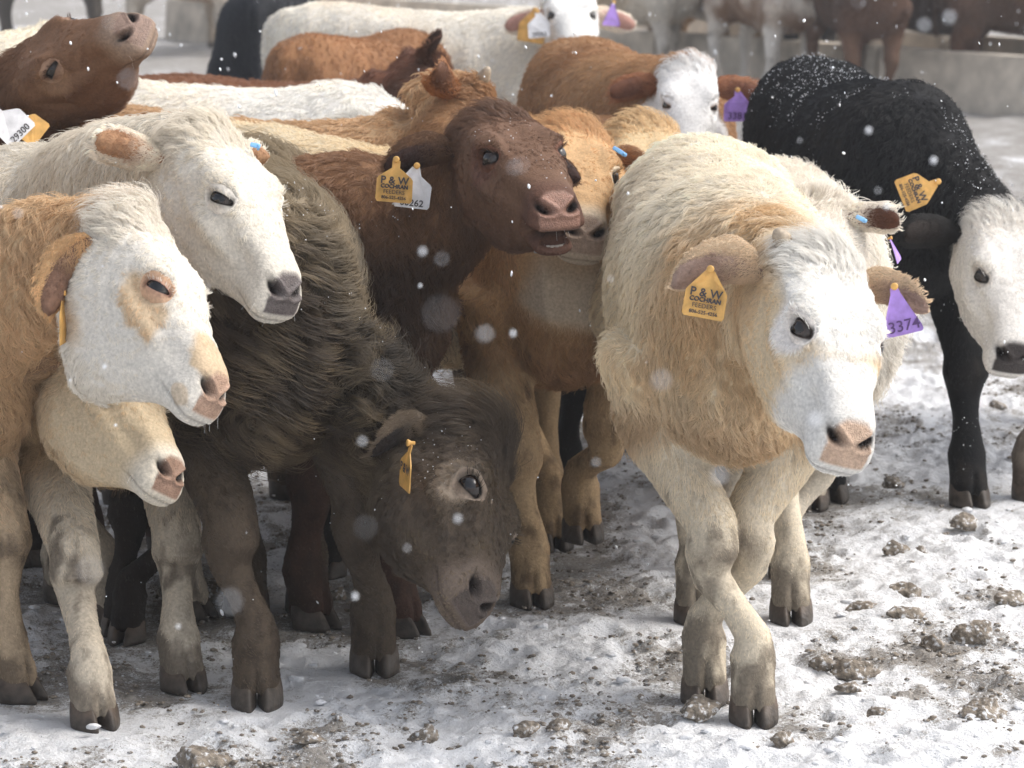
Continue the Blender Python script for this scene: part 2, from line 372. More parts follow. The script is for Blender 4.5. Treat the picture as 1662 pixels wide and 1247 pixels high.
def sculpt(V, N, fr, sp):
    b, h, hm, lg = coords(V, fr); t, r, u = h.T; ar = np.abs(r); kh = fr['kh']
    g = lambda ct, su, cu, st: np.exp(-((t - ct) / st) ** 2 - ((u - cu) / su) ** 2)
    d = np.zeros(len(V))
    side = sstep(.035, .06, ar)
    d += side * .017 * g(.178, .022, .004, .045)          # brow
    d -= side * .014 * g(.205, .022, -.035, .030)         # socket
    d += side * .014 * g(.245, .018, -.072, .06)          # cheekbone
    d -= side * .013 * g(.315, .028, -.055, .045)         # hollow before the muzzle
    d += side * .013 * g(.12, .05, -.14, .06)             # jaw muscle
    d += sstep(.06, .0, ar) * .010 * np.exp(-((t - .0) / .035) ** 2) * (u > -.05)   # poll bump
    d -= sstep(.035, .0, ar) * .005 * g(.15, .05, .02, .05)
    d += (.0045 * fbm(V * 24, sp['seed'] + 61, 3) + .0025 * vnoise(V * 70, sp['seed'] + 62)) * sstep(.36, .30, t)
    m, rim = nostril(h); d -= .022 * m; d += .005 * rim * nosepad(h)
    d -= .003 * mouthline(h)
    d += .005 * np.exp(-((t - .395) / .03) ** 2) * np.exp(-((u + .085) / .02) ** 2) * sstep(.03, .05, ar)
    if sp.get('open'):
        l_ = u + .098 + .10 * np.clip(.39 - t, 0, .2)
        d -= .034 * np.exp(-(l_ / .011) ** 2) * sstep(.345, .37, t)
    if sp.get('open'):                                     # lower jaw hangs open
        o = sp['open'] * sstep(.25, .43, t) * sstep(-.094, -.104, u) * hm
        V = V - (o * .05 * kh)[:, None] * fr['u'] - (o * .012 * kh)[:, None] * fr['f']
    # muscle: shoulder blade, hip bones, ribs, loose skin
    nb = fbm(V * np.array([7, 7, 5]), sp['seed'] + 3, 3) * .010 * (1 - hm) * (1 - lg)
    for ft, hd in fr['feet']:
        q = V - ft; ff = q @ hd / fr['k']; ss = q @ np.array([hd[1], -hd[0], 0]) / fr['k']; zz = q[:, 2] / fr['k']
        nb -= .013 * np.exp(-(ss / .0065) ** 2) * sstep(.0, .02, ff) * sstep(.092, .055, zz) * (np.abs(ss) < .08) * (ff < .1)
    bx, by, bz = b.T; aby = np.abs(by)
    g3 = lambda cx, cz, sx, sz: np.exp(-((bx - cx) / sx) ** 2 - ((bz - cz) / sz) ** 2) * (aby > .06)
    nb += (1 - hm) * (.018 * g3(.08, .70, .07, .12) - .014 * g3(-.08, .72, .04, .14) + .012 * g3(-.62, .90, .05, .05) - .02 * g3(-.50, .78, .06, .10) + .018 * g3(-.68, .66, .09, .14))
    nb += (1 - hm) * .006 * sstep(-.5, -.1, -np.abs(bx + .28)) * np.sin(bx * 70) * sstep(.5, .6, bz) * sstep(.9, .8, bz) * sp.get('ribs', .5)
    return V + N * (d * hm * kh + nb * fr['k'])[:, None]

# ------------------------------------------------------------------ hair
def hair_curves(name, pts, rad, colr, parent, base):
    n, kk, _ = pts.shape
    hc = bpy.data.hair_curves.new(name); hc.add_curves([kk] * n)
    hc.points.foreach_set('position', (pts - base).astype(np.float32).ravel())
    a = hc.attributes.get('radius') or hc.attributes.new('radius', 'FLOAT', 'POINT'); a.data.foreach_set('value', rad.astype(np.float32).ravel())
    c = np.ones((n, kk, 4), np.float32); c[:, :, :3] = colr
    a = hc.attributes.new('col', 'FLOAT_COLOR', 'POINT'); a.data.foreach_set('color', c.ravel())
    hc.materials.append(M['hair']); o = link(bpy.data.objects.new(name, hc), parent); o['kind'] = 'stuff'; return o
def sample(V, T, N, n, rng, wv=None):
    A = np.linalg.norm(np.cross(V[T[:, 1]] - V[T[:, 0]], V[T[:, 2]] - V[T[:, 0]]), axis=1)
    if wv is not None: A = A * wv[T].mean(1)
    i = np.searchsorted(np.cumsum(A) / A.sum(), rng.random(n)); i = np.minimum(i, len(T) - 1)
    a, b = rng.random(n), rng.random(n); s = a + b > 1; a[s] = 1 - a[s]; b[s] = 1 - b[s]; q = T[i]
    p = V[q[:, 0]] * (1 - a - b)[:, None] + V[q[:, 1]] * a[:, None] + V[q[:, 2]] * b[:, None]
    m = nrm(N[q[:, 0]] * (1 - a - b)[:, None] + N[q[:, 1]] * a[:, None] + N[q[:, 2]] * b[:, None]); return p, m
KP = 5
def grow(p, nn, L, d, lift, curl, clump, cell, rad, col0, tip, rng, seed):
    n = len(p); d = d + vec3(p * 9, seed) * .45 + vec3(p * 30, seed + 5) * .22 + rng.normal(0, .07, (n, 3))
    d = nrm(d - nn * (d * nn).sum(1)[:, None]); sd = np.cross(nn, d)
    cc, cr = cellpt(p / cell[:, None], seed + 8); cc = cc * cell[:, None]
    off = cc - p; off -= nn * (off * nn).sum(1)[:, None]
    ph = cr * 6.28; amp = curl * (.6 + .8 * cr)
    L0 = L; L = L * (.7 + .6 * rng.random(n)) * (.8 + .4 * cr)
    s = np.linspace(0, 1, KP)[None, :, None]
    X = p[:, None] + L[:, None, None] * (s * d[:, None] * (1 - .25 * lift[:, None, None]) + (lift[:, None, None] * (s - .45 * s * s)) * nn[:, None])
    X = X + (amp * L)[:, None, None] * s * (np.sin(s * 4.2 + ph[:, None, None]) * sd[:, None] + .5 * np.cos(s * 4.2 + ph[:, None, None]) * nn[:, None])
    X = X + clump[:, None, None] * s ** 1.2 * off[:, None]
    X = X - nn[:, None] * .0015
    R = rad[:, None] * np.array([1., 1., .9, .7, .25])[None]
    v = (1 + rng.normal(0, 1, n) * (.03 + .03 * np.clip(L0 / .02, 0, 1)) + (cr - .5) * .16)[:, None, None]
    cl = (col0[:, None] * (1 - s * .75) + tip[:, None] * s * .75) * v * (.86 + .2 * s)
    return X, R, np.clip(cl, .003, .95)

def make_ear(name, fr, sp, side, root, ec, ic):
    es = sp.get('ears', {}).get('R' if side > 0 else 'L', {})
    ax = es.get('axis', (-.12, .93, -.30)); nm = es.get('open', (.72, .15, .62)); Ls = es.get('len', .165) * fr['kh'] * sp.get('earsize', 1.)
    H = lambda v: v[0] * fr['f'] + side * v[1] * fr['r'] + v[2] * fr['u']
    if es.get('world'):
        a = nrm(np.array(es['world'][0], float)); o = np.array(es['world'][1], float)
    else: a = nrm(H(ax)); o = H(nm)
    o = nrm(o - a * (o @ a)); b = np.cross(a, o)
    p0 = np.array(es['base']) if es.get('base') else fr['Hh'](.055, side * .092 * fr['hw'], -.068); nu, nv = 15, 15
    U = np.linspace(0, 1, nu); Vv = np.linspace(-1, 1, nv); th = .0035 * fr['kh']
    out = []; inn = []
    for uu in U:
        wv = (es.get('wide', .060) * (math.sin(math.pi * min(.06 + uu * .90, 1)) ** .62)) * Ls / .165 * (1 if uu < .98 else .75)
        phi = 1.55 * (1 - uu) ** 1.1 + .80; R = wv / min(phi, 1.5)
        for v in Vv:
            an = v * phi
            q = p0 + a * Ls * uu + b * R * math.sin(an) - o * (R * (math.cos(an) - 1)) * -1 + o * (-.02 * math.sin(uu * 3.1) * (1 - uu) + es.get('droop', 0.) * 0)
            q = q - np.array([0, 0, 1.]) * es.get('sag', .018) * uu ** 2 * Ls / .165
            nrv = b * math.sin(an) * 1. - o * math.cos(an)
            out.append(q + nrv * th); inn.append(q - nrv * th)
    out = np.array(out); inn = np.array(inn)
    F = []
    idx = lambda i, j: i * nv + j
    for i in range(nu - 1):
        for j in range(nv - 1):
            F.append((idx(i, j), idx(i, j + 1), idx(i + 1, j + 1), idx(i + 1, j)))
    n0 = len(out); F2 = [tuple(n0 + q for q in reversed(f)) for f in F]
    rimF = []
    for i in range(nu - 1):
        rimF += [(idx(i, 0), idx(i + 1, 0), n0 + idx(i + 1, 0), n0 + idx(i, 0)), (idx(i + 1, nv - 1), idx(i, nv - 1), n0 + idx(i, nv - 1), n0 + idx(i + 1, nv - 1))]
    for j in range(nv - 1): rimF.append((idx(nu - 1, j), idx(nu - 1, j + 1), n0 + idx(nu - 1, j + 1), n0 + idx(nu - 1, j)))
    Vx = np.concatenate([out, inn]); col = np.concatenate([np.repeat(ec[None], n0, 0), np.repeat(ic[None], n0, 0)])
    o_ = mesh_obj('ear', Vx - fr['base'], F + F2 + rimF, M['skin'], root, col)
    # roots for hair: outer sheet, rim and a thin inner fuzz
    T = np.array([(f[0], f[1], f[2]) for f in F] + [(f[0], f[2], f[3]) for f in F])
    Nn = vnormals(out, T); c = out.mean(0)
    outward = (Nn * (out - inn)).sum(1).mean()
    if outward < 0: Nn = -Nn
    dirs = np.repeat(a[None], n0, 0)
    vv = np.tile(Vv, nu)[:, None]; rimd = nrm(dirs + .9 * np.sign(vv) * b[None] * (np.abs(vv) > .8) + o[None] * .4 * (np.abs(vv) > .8))
    tip = p0 + a * Ls
    return dict(V=out, Vi=inn, T=T, N=Nn, D=rimd, a=a, o=o, b=b, p0=p0, L=Ls, obj=o_)
def make_hoof(fr, ft, hd, k, root, dirt):
    up = np.array([0, 0, 1.]); rt = np.cross(hd, up); Vs = []; Fs = []; o = 0
    for s in (1, -1):
        rg = []
        for z, a, bf, bb, sh in ((-.006, .0235, .060, .046, .008), (.006, .0245, .059, .048, .007), (.030, .0235, .048, .046, .003), (.050, .0205, .036, .040, -.003), (.058, .016, .028, .032, -.004), (.062, .006, .010, .012, -.006)):
            c = ft + up * z * k * .86 + rt * s * .0250 * k + hd * (sh + .004) * k
            th = np.linspace(0, 2 * np.pi, NS, endpoint=False)
            x = np.cos(th) * a * k; y = np.sin(th); y = np.where(y > 0, y * bf * (1 - .25 * np.abs(np.cos(th)) ** 2), y * bb * .8) * k
            x = x * np.where(np.sin(th) > 0, 1 - .35 * np.sin(th) ** 2, 1)
            x = x - s * np.clip(np.sin(th), 0, 1) ** 2 * .008 * k
            rg.append(c + np.outer(x, rt) + np.outer(y, hd))
        v, f = loft(rg); Vs.append(v); Fs += [tuple(i + o for i in q) for q in f]; o += len(v)
    V = np.concatenate(Vs); z = (V[:, 2] - ft[2]) / k
    c = mixc(np.repeat(hexc('#4a433c')[None], len(V), 0), hexc(dirt), sstep(.012, .045, z + .01 * fbm(V * 40, 3, 2)))
    mesh_obj('hoof', V - fr['base'], Fs, M['hoof'], root, c)
def make_eye(fr, sp, side, bvh, root, rimc, lidc):
    kh = fr['kh']; o = fr['Hh'](.20, side * .02, -.03)
    d = nrm(side * fr['r'] * .9 + fr['u'] * .22 + fr['f'] * .12)
    hit, hn, _, _ = bvh.ray_cast(Vector(o), Vector(d), .3)
    hp = np.array(hit) if hit is not None else o + d * .1 * kh
    R = .0228 * kh * sp.get('eyesize', 1.); c = hp - d * R * .70
    fx = nrm(fr['f'] * .80 + fr['u'] * .60); fx = nrm(fx - d * (fx @ d)); fy = np.cross(d, fx)
    if fy @ fr['u'] < 0: fy = -fy
    V = []; F = []; C = []; nu, nv = 28, 18
    for i in range(nv + 1):
        ph = i / nv * math.pi * .62
        for j in range(nu):
            th = 2 * math.pi * j / nu; V.append(c + R * (d * math.cos(ph) + (fx * math.cos(th) + fy * math.sin(th)) * math.sin(ph)))
            q = math.sin(ph); pup = math.hypot(q * math.cos(th) / .62, q * math.sin(th) / .42)
            C.append(hexc('#0e0f13') if pup < 1 else (hexc(sp.get('iris', '#2b1f19')) if q < .80 else hexc('#2c2522')))
    for i in range(nv):
        for j in range(nu): F.append((i * nu + j, (i + 1) * nu + j, (i + 1) * nu + (j + 1) % nu, i * nu + (j + 1) % nu))
    eye = mesh_obj('eye', np.array(V) - fr['base'], F, M['eye'], root, np.array(C))
    # lids: an almond rim that swells and sinks back into the face
    n = 28; rows = []; cols = []
    sq = sp.get('squint', 1.)
    for rr, hh, ww, cl in ((1.03, .66 * sq, .97, 0), (1.07, .72 * sq, 1.04, 0), (1.05, .84 * sq, 1.14, .6), (.96, 1.0, 1.32, 1), (.50, 1.2, 1.5, 1), (-.2, 1.35, 1.66, 1)):
        row = []
        for j in range(n):
            th = 2 * math.pi * j / n; x = math.cos(th); y = math.sin(th)
            y2 = (abs(y) ** .9) * math.copysign(1, y) * (1.0 if y > 0 else (.80 if cl < .9 else 1.1)); x2 = x * (1 + .08 * (x > 0))
            px, py = x2 * ww * R, y2 * hh * R - .10 * x * R * 1.0
            rad = math.hypot(px, py) / R; dz = math.sqrt(max(0, 1.12 - min(rad, 1.05) ** 2)) if cl < 1 else math.sqrt(max(0, 1.2 - min(rad, 1.05) ** 2))
            zz = rr * dz if rr > .9 else (dz * rr - (.5 - rr) * .25)
            q = c + fx * px + fy * py
            if cl < .9: q = q + d * R * zz
            else:                                          # outer rows lie on the face
                hh_, _, _, _ = bvh.ray_cast(Vector(q + d * .05), Vector(-d), .12)
                base_ = np.array(hh_) if hh_ is not None else q
                q = base_ + d * R * (.05 if rr > .9 else (-.08 if rr > 0 else -.2)) if hh_ is not None else q - d * R * .3
            row.append(q)
        rows.append(row); cols += [mixc(rimc[None], lidc, np.array([cl]))[0]] * n
    V = np.array([p for row in rows for p in row]); F = []
    for i in range(len(rows) - 1):
        for j in range(n): F.append((i * n + j, i * n + (j + 1) % n, (i + 1) * n + (j + 1) % n, (i + 1) * n + j))
    mesh_obj('eyelid', V - fr['base'], F, M['skin'], eye, np.array(cols))
    # lashes
    L = []
    if sp['detail'] > 1:
        rr = np.random.default_rng(5)
        for q in range(22):
            th = rr.uniform(.12, .88) * math.pi; x, y = math.cos(th), math.sin(th) ** .9
            p = c + R * (fx * x * 1.02 + fy * (y * .76 * sq - .10 * x) + d * 1.08 * math.sqrt(max(.05, 1.15 - (x * x + (.76 * y) ** 2))))
            l = R * rr.uniform(.45, .8); dv = nrm(d * .75 + fx * (x * .35 + .05) + fy * .65); s = np.linspace(0, 1, KP)[:, None]
            L.append(p + l * (s * dv - fy * .35 * s * (1 - s) - fy * .25 * s ** 2))
    return c, R, np.array(L), d, fx, fy

CAMP = np.array([0, 0, 1.65])
def calf(sp):
    rng = np.random.default_rng(sp['seed'] + 100)
    V0, F0, fr = calf_geo(sp); dt = sp['detail']
    vox = {0: .022, 1: .014, 2: .0082}[dt] * max(sp['k'], .9)
    me = remesh(V0, F0, vox)
    V, T, ed = arrays(me)
    b, h, hm, lg = coords(V, fr); itf = {0: 4, 1: 8, 2: 18}[dt]
    tb = sstep(.05, .16, h[:, 0])
    V = lap(V, ed, .5 * (1 - .85 * hm * tb) * (1 - .72 * lg), itf)
    me.vertices.foreach_set('co', V.ravel())
    if dt == 2:
        _, h, hm, _ = coords(V, fr)
        sel = (hm > .5) & (h[:, 0] > .33)
        bm = bmesh.new(); bm.from_mesh(me); bm.verts.ensure_lookup_table()
        es = [e for e in bm.edges if sel[e.verts[0].index] and sel[e.verts[1].index]]
        bmesh.ops.subdivide_edges(bm, edges=es, cuts=2, use_grid_fill=True, smooth=.3); bmesh.ops.triangulate(bm, faces=[q for q in bm.faces if len(q.verts) > 4])
        bm.to_mesh(me); bm.free(); me.update()
        V, T, ed = arrays(me)
    N = vnormals(V, T); V = sculpt(V, N, fr, sp); N = vnormals(V, T)
    root = empty('calf', fr['base']); tag(root, sp['label'], 'calf', 'calves crowded together in the snowy pen')
    cc = {q: coatc(v) for q, v in sp['colors'].items()}
    earc = cc.get('ear', cc.get('head', cc['base'])); earin = cc.get('earin', earc * .45)
    ears = [make_ear('ear', fr, sp, s, root, earc * .8, earin) for s in (1, -1)]
    for (ft, hd) in fr['feet']: make_hoof(fr, ft, hd, sp['k'] * sp.get('leg', 1.), root, sp.get('hoofcol', '#5b4c40'))
    bvh = BVHTree.FromPolygons([tuple(v) for v in V], [tuple(t) for t in T])
    rim = cc.get('eyerim', hexc('#2a211d')); eyes = []
    if dt > 0:
        for s in (1, -1):
            lid = cc.get('lid', coat_color(fr['Hh'](.235, s * .1, -.09)[None], fr, sp)[0])
            eyes.append(make_eye(fr, sp, s, bvh, root, rim, lid))
    for c_, R_, _, d_, fx_, fy_ in eyes:
        q = V - c_; x_, y_, z_ = q @ fx_, q @ fy_, q @ d_; e_ = np.sqrt((x_ / (1.12 * R_)) ** 2 + (y_ / (.88 * R_)) ** 2)
        dent = sstep(1.28, .95, e_) * (z_ > -2 * R_); V = V - d_ * (dent * np.clip(z_ + .35 * R_, 0, 9))[:, None]
    N = vnormals(V, T)
    me.vertices.foreach_set('co', (V - fr['base']).ravel()); me.name = 'body'
    me.polygons.foreach_set('use_smooth', np.ones(len(me.polygons), bool)); me.update()
    a = me.attributes.new('col', 'FLOAT_COLOR', 'POINT'); c4 = np.ones((len(V), 4)); c4[:, :3] = coat_color(V, fr, sp, True)
    a.data.foreach_set('color', c4.ravel())
    hh_ = coords(V, fr); aw = me.attributes.new('wet', 'FLOAT', 'POINT'); aw.data.foreach_set('value', nosepad(hh_[1]) * hh_[2]); me.materials.clear(); me.materials.append(M['skin'])
    link(bpy.data.objects.new('body', me), root)
    # ---- coat
    n = sp['hairs']
    if n:
        hm = coords(V, fr)[2]; vd = nrm(CAMP - V); fac = (N * vd).sum(1); wv = np.where(fac > -.25, 1., .16) * (1 + 2.2 * hm)
        p, m = sample(V, T, N, n, rng, wv)
        b, h, hm, lg = coords(p, fr); t, r, u = h.T
        keep = np.ones(len(p), bool)
        pad = nosepad(h); keep &= (pad * hm < .4)
        keep &= ~((nostril(h)[0] > .15) & (hm > .5))
        for e in eyes: keep &= np.linalg.norm(p - e[0], axis=1) > e[1] * 1.42
        for ft, hd in fr['feet']: keep &= ~((p[:, 2] - ft[2] < .034 * sp['k']) & (np.linalg.norm(p[:, :2] - ft[:2], axis=1) < .12))
        if sp.get('open'): keep &= ~((hm > .5) & (t > .31) & (mouthline(h) > .2))
        p, m, b, h, hm, lg = p[keep], m[keep], b[keep], h[keep], hm[keep], lg[keep]; t, r, u = h.T
        fl = sp.get('fur', 1.)
        crown = hm * sstep(.13, .02, t) * sstep(-.09, -.03, u)
        guard = rng.random(len(p)) < .08
        neckw = sstep(.0, .2, b[:, 0]) * (1 - hm) * (1 - lg)
        hs = hm * sstep(-.03, .14, t - .55 * np.clip(-u - .04, 0, .2)); L = (.022 * fl * (1 - hs) * (1 - lg) + (.009 + .013 * sstep(.28, .52, b[:, 2])) * lg + .0115 * hs * (1 - .5 * sstep(.25, .38, t)))
        L = L + crown * .020 * sp.get('crown', 1.) + neckw * .010 * fl + sstep(.55, .47, b[:, 2]) * (1 - hm) * (1 - lg) * .012
        L = L + hm * sstep(-.165, -.22, u) * sstep(.40, .30, t) * .014
        L = L * (1 + (sp.get('facefur', 1.) - 1) * hm); guard &= (lg < .3) & (hm < .3); L = L * np.where(guard, 1.35, 1.)
        down = np.array([0, 0, -1.])
        dbody = -fr['fw'] * .75 + down * .75
        dn = fr['fw'] * -.25 + down * .95
        whorl = fr['Hh'](.17, 0, -.02)
        dh = nrm(p - whorl)
        D = (dbody[None] * (1 - neckw)[:, None] + dn[None] * neckw[:, None]) * ((1 - hm) * (1 - lg))[:, None] + down[None] * lg[:, None] + dh * hm[:, None]
        lift = .36 * (1 - hs) * (1 - lg) + .28 * lg + .20 * hs + crown * .35 + .12 * guard * (1 - hm * .6)
        cu = sp.get('curl', .25) * (1 - lg * .6) * (1 - .6 * hm) + crown * .35 * sp.get('crown', 1.)
        cl = sp.get('clump', .55) * (1 - .15 * hm) * (1 - .5 * lg) + .15 * crown
        cell = np.full(len(p), .020) * sp.get('cell', 1.) * (1 - .5 * hm) * (1 - .4 * lg)
        rad = np.full(len(p), .00056 if dt == 2 else .0012) * sp.get('thick', 1.) * (1 - .25 * hm)
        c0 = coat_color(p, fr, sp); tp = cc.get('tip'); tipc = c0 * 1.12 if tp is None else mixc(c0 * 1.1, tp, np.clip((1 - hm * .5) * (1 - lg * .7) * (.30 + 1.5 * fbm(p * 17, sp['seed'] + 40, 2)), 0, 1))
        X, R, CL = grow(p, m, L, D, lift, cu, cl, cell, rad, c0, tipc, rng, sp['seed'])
        XS, RS, CS = [X], [R], [CL]
        for e in ears:
            ne = max(150, int(n * .026)); q, mm = sample(e['V'], e['T'], e['N'], ne, rng)
            i = np.argmin(((q[:, None, :] - e['V'][None, ::3]) ** 2).sum(2), 1) * 3; dd = e['D'][i]; on = np.ones(ne)
            rimm = np.linalg.norm(dd - e['a'], axis=1) > .2
            c1 = np.repeat(earc[None], ne, 0) * (1 + .15 * fbm(q * 25, 2, 2))[:, None]
            X, R, CL = grow(q, mm, (.013 + .012 * rimm) * on * sp.get('earfur', 1.), dd, .35 * on, .2 * on, .3 * on, .012 * on, rad[:1] * on, c1, c1 * 1.15, rng, 3)
            XS.append(X); RS.append(R); CS.append(CL)
            ni = ne; q, mm = sample(e['Vi'], e['T'], -e['N'], ni, rng); on = np.ones(ni)      # fuzz inside
            al = np.clip(((q - e['p0']) @ e['a']) / e['L'], 0, 1); c1 = mixc(np.repeat(earc[None], ni, 0), np.repeat(earin[None], ni, 0), sstep(.1, .6, al)); dd = e['a'] + rng.normal(0, .4, (ni, 3))
            X, R, CL = grow(q, mm, .017 * (1.2 - al), dd, .4 * on, .2 * on, .2 * on, .012 * on, rad[:1] * on * .8, c1, c1 * 1.2, rng, 4)
            XS.append(X); RS.append(R); CS.append(CL)
        for e in eyes:
            if len(e[2]):
                XS.append(e[2]); RS.append(np.full(e[2].shape[:2], .00035)); CS.append(np.repeat(np.repeat((cc.get('lash', cc.get('face', cc['base'] * .6)))[None, None], KP, 1), len(e[2]), 0))
        if dt == 2:                                        # whiskers round the muzzle
            nw = sp.get('whiskers', 16); th = rng.uniform(-1, 1, nw); q = np.stack([fr['Hh'](HL - .012 - .07 * rng.random(), x * .06, -.07 - .03 * rng.random()) for x in th])
            dv = nrm(fr['f'][None] * .5 + th[:, None] * fr['r'][None] * .8 - fr['u'][None] * .75 + rng.normal(0, .25, (nw, 3))); s = np.linspace(0, 1, KP)[None, :, None]
            lw = rng.uniform(.012, .032, nw)[:, None, None]
            XS.append(q[:, None] + lw * s * dv[:, None] - np.array([0, 0, 1.]) * lw * .25 * s ** 2); RS.append(np.full((nw, KP), .00018)); CS.append(np.full((nw, KP, 3), .85))
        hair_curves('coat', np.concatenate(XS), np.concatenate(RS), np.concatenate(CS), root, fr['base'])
    # snow flakes caught in the coat
    ns = sp.get('snow', 0)
    if ns:
        q, mm = sample(V, T, N, ns * 5, rng, np.clip(N[:, 2], 0, 1) ** 1.5 * np.clip(.3 + (N * nrm(CAMP - V)).sum(1), .05, 1))
        kq = fbm(q * 7, 77, 3) > .06; q, mm = q[kq][:ns], mm[kq][:ns]
        SV = []; SF = []
        for i, (a_, b_) in enumerate(zip(q, mm)):
            s = .0005 + .0013 * rng.random() ** 2; cpt = a_ + b_ * (.010 if coords(a_[None], fr)[2][0] > .5 else .018) * sp.get('fur', 1.) * rng.uniform(.5, 1.); o6 = len(SV)
            for dx in ((1, 0, 0), (-1, 0, 0), (0, 1, 0), (0, -1, 0), (0, 0, 1), (0, 0, -1)): SV.append(cpt + np.array(dx) * s * rng.uniform(.6, 1.5))
            for f_ in ((0, 2, 4), (2, 1, 4), (1, 3, 4), (3, 0, 4), (2, 0, 5), (1, 2, 5), (3, 1, 5), (0, 3, 5)): SF.append(tuple(o6 + z for z in f_))
        tag(mesh_obj('snow_dusting', np.array(SV) - fr['base'], SF, M['flake'], root), kind='stuff')
    for (t_, r_, u_, ln) in sp.get('horns', []):
        a0 = fr['Hh'](t_, r_, u_); dv = nrm(np.sign(r_) * fr['r'] * .8 + fr['u'] * .55 - fr['f'] * .35); x = nrm(np.cross(dv, fr['f'])); y = np.cross(dv, x)
        v, f = loft([ring(a0 + dv * ln * q, x, y, w_, w_, w_) for q, w_ in ((-.3, .019), (.2, .017), (.6, .013), (.9, .008), (1., .003))])
        mesh_obj('horn', v - fr['base'], f, M['horn'], root)
    if sp.get('open'):                                     # lower front teeth
        TV = []; TF = []; o = 0
        for i in range(8):
            x = (i - 3.5) * .0095; c = fr['Hh'](.408 - 9. * x * x, x, -.134); dv = nrm(fr['u'] * .8 + fr['f'] * .25)
            v, f = loft([ring(c + dv * q * fr['kh'], fr['r'], fr['f'], a_ * fr['kh'], b_ * fr['kh'], b_ * fr['kh'], 3) for q, a_, b_ in ((-.012, .0042, .004), (.004, .0048, .003), (.009, .0048, .002), (.0105, .004, .001))])
            TV.append(v); TF += [tuple(z + o for z in q) for q in f]; o += len(v)
        mesh_obj('teeth', np.concatenate(TV) - fr['base'], TF, M['tooth'], root)
    return fr

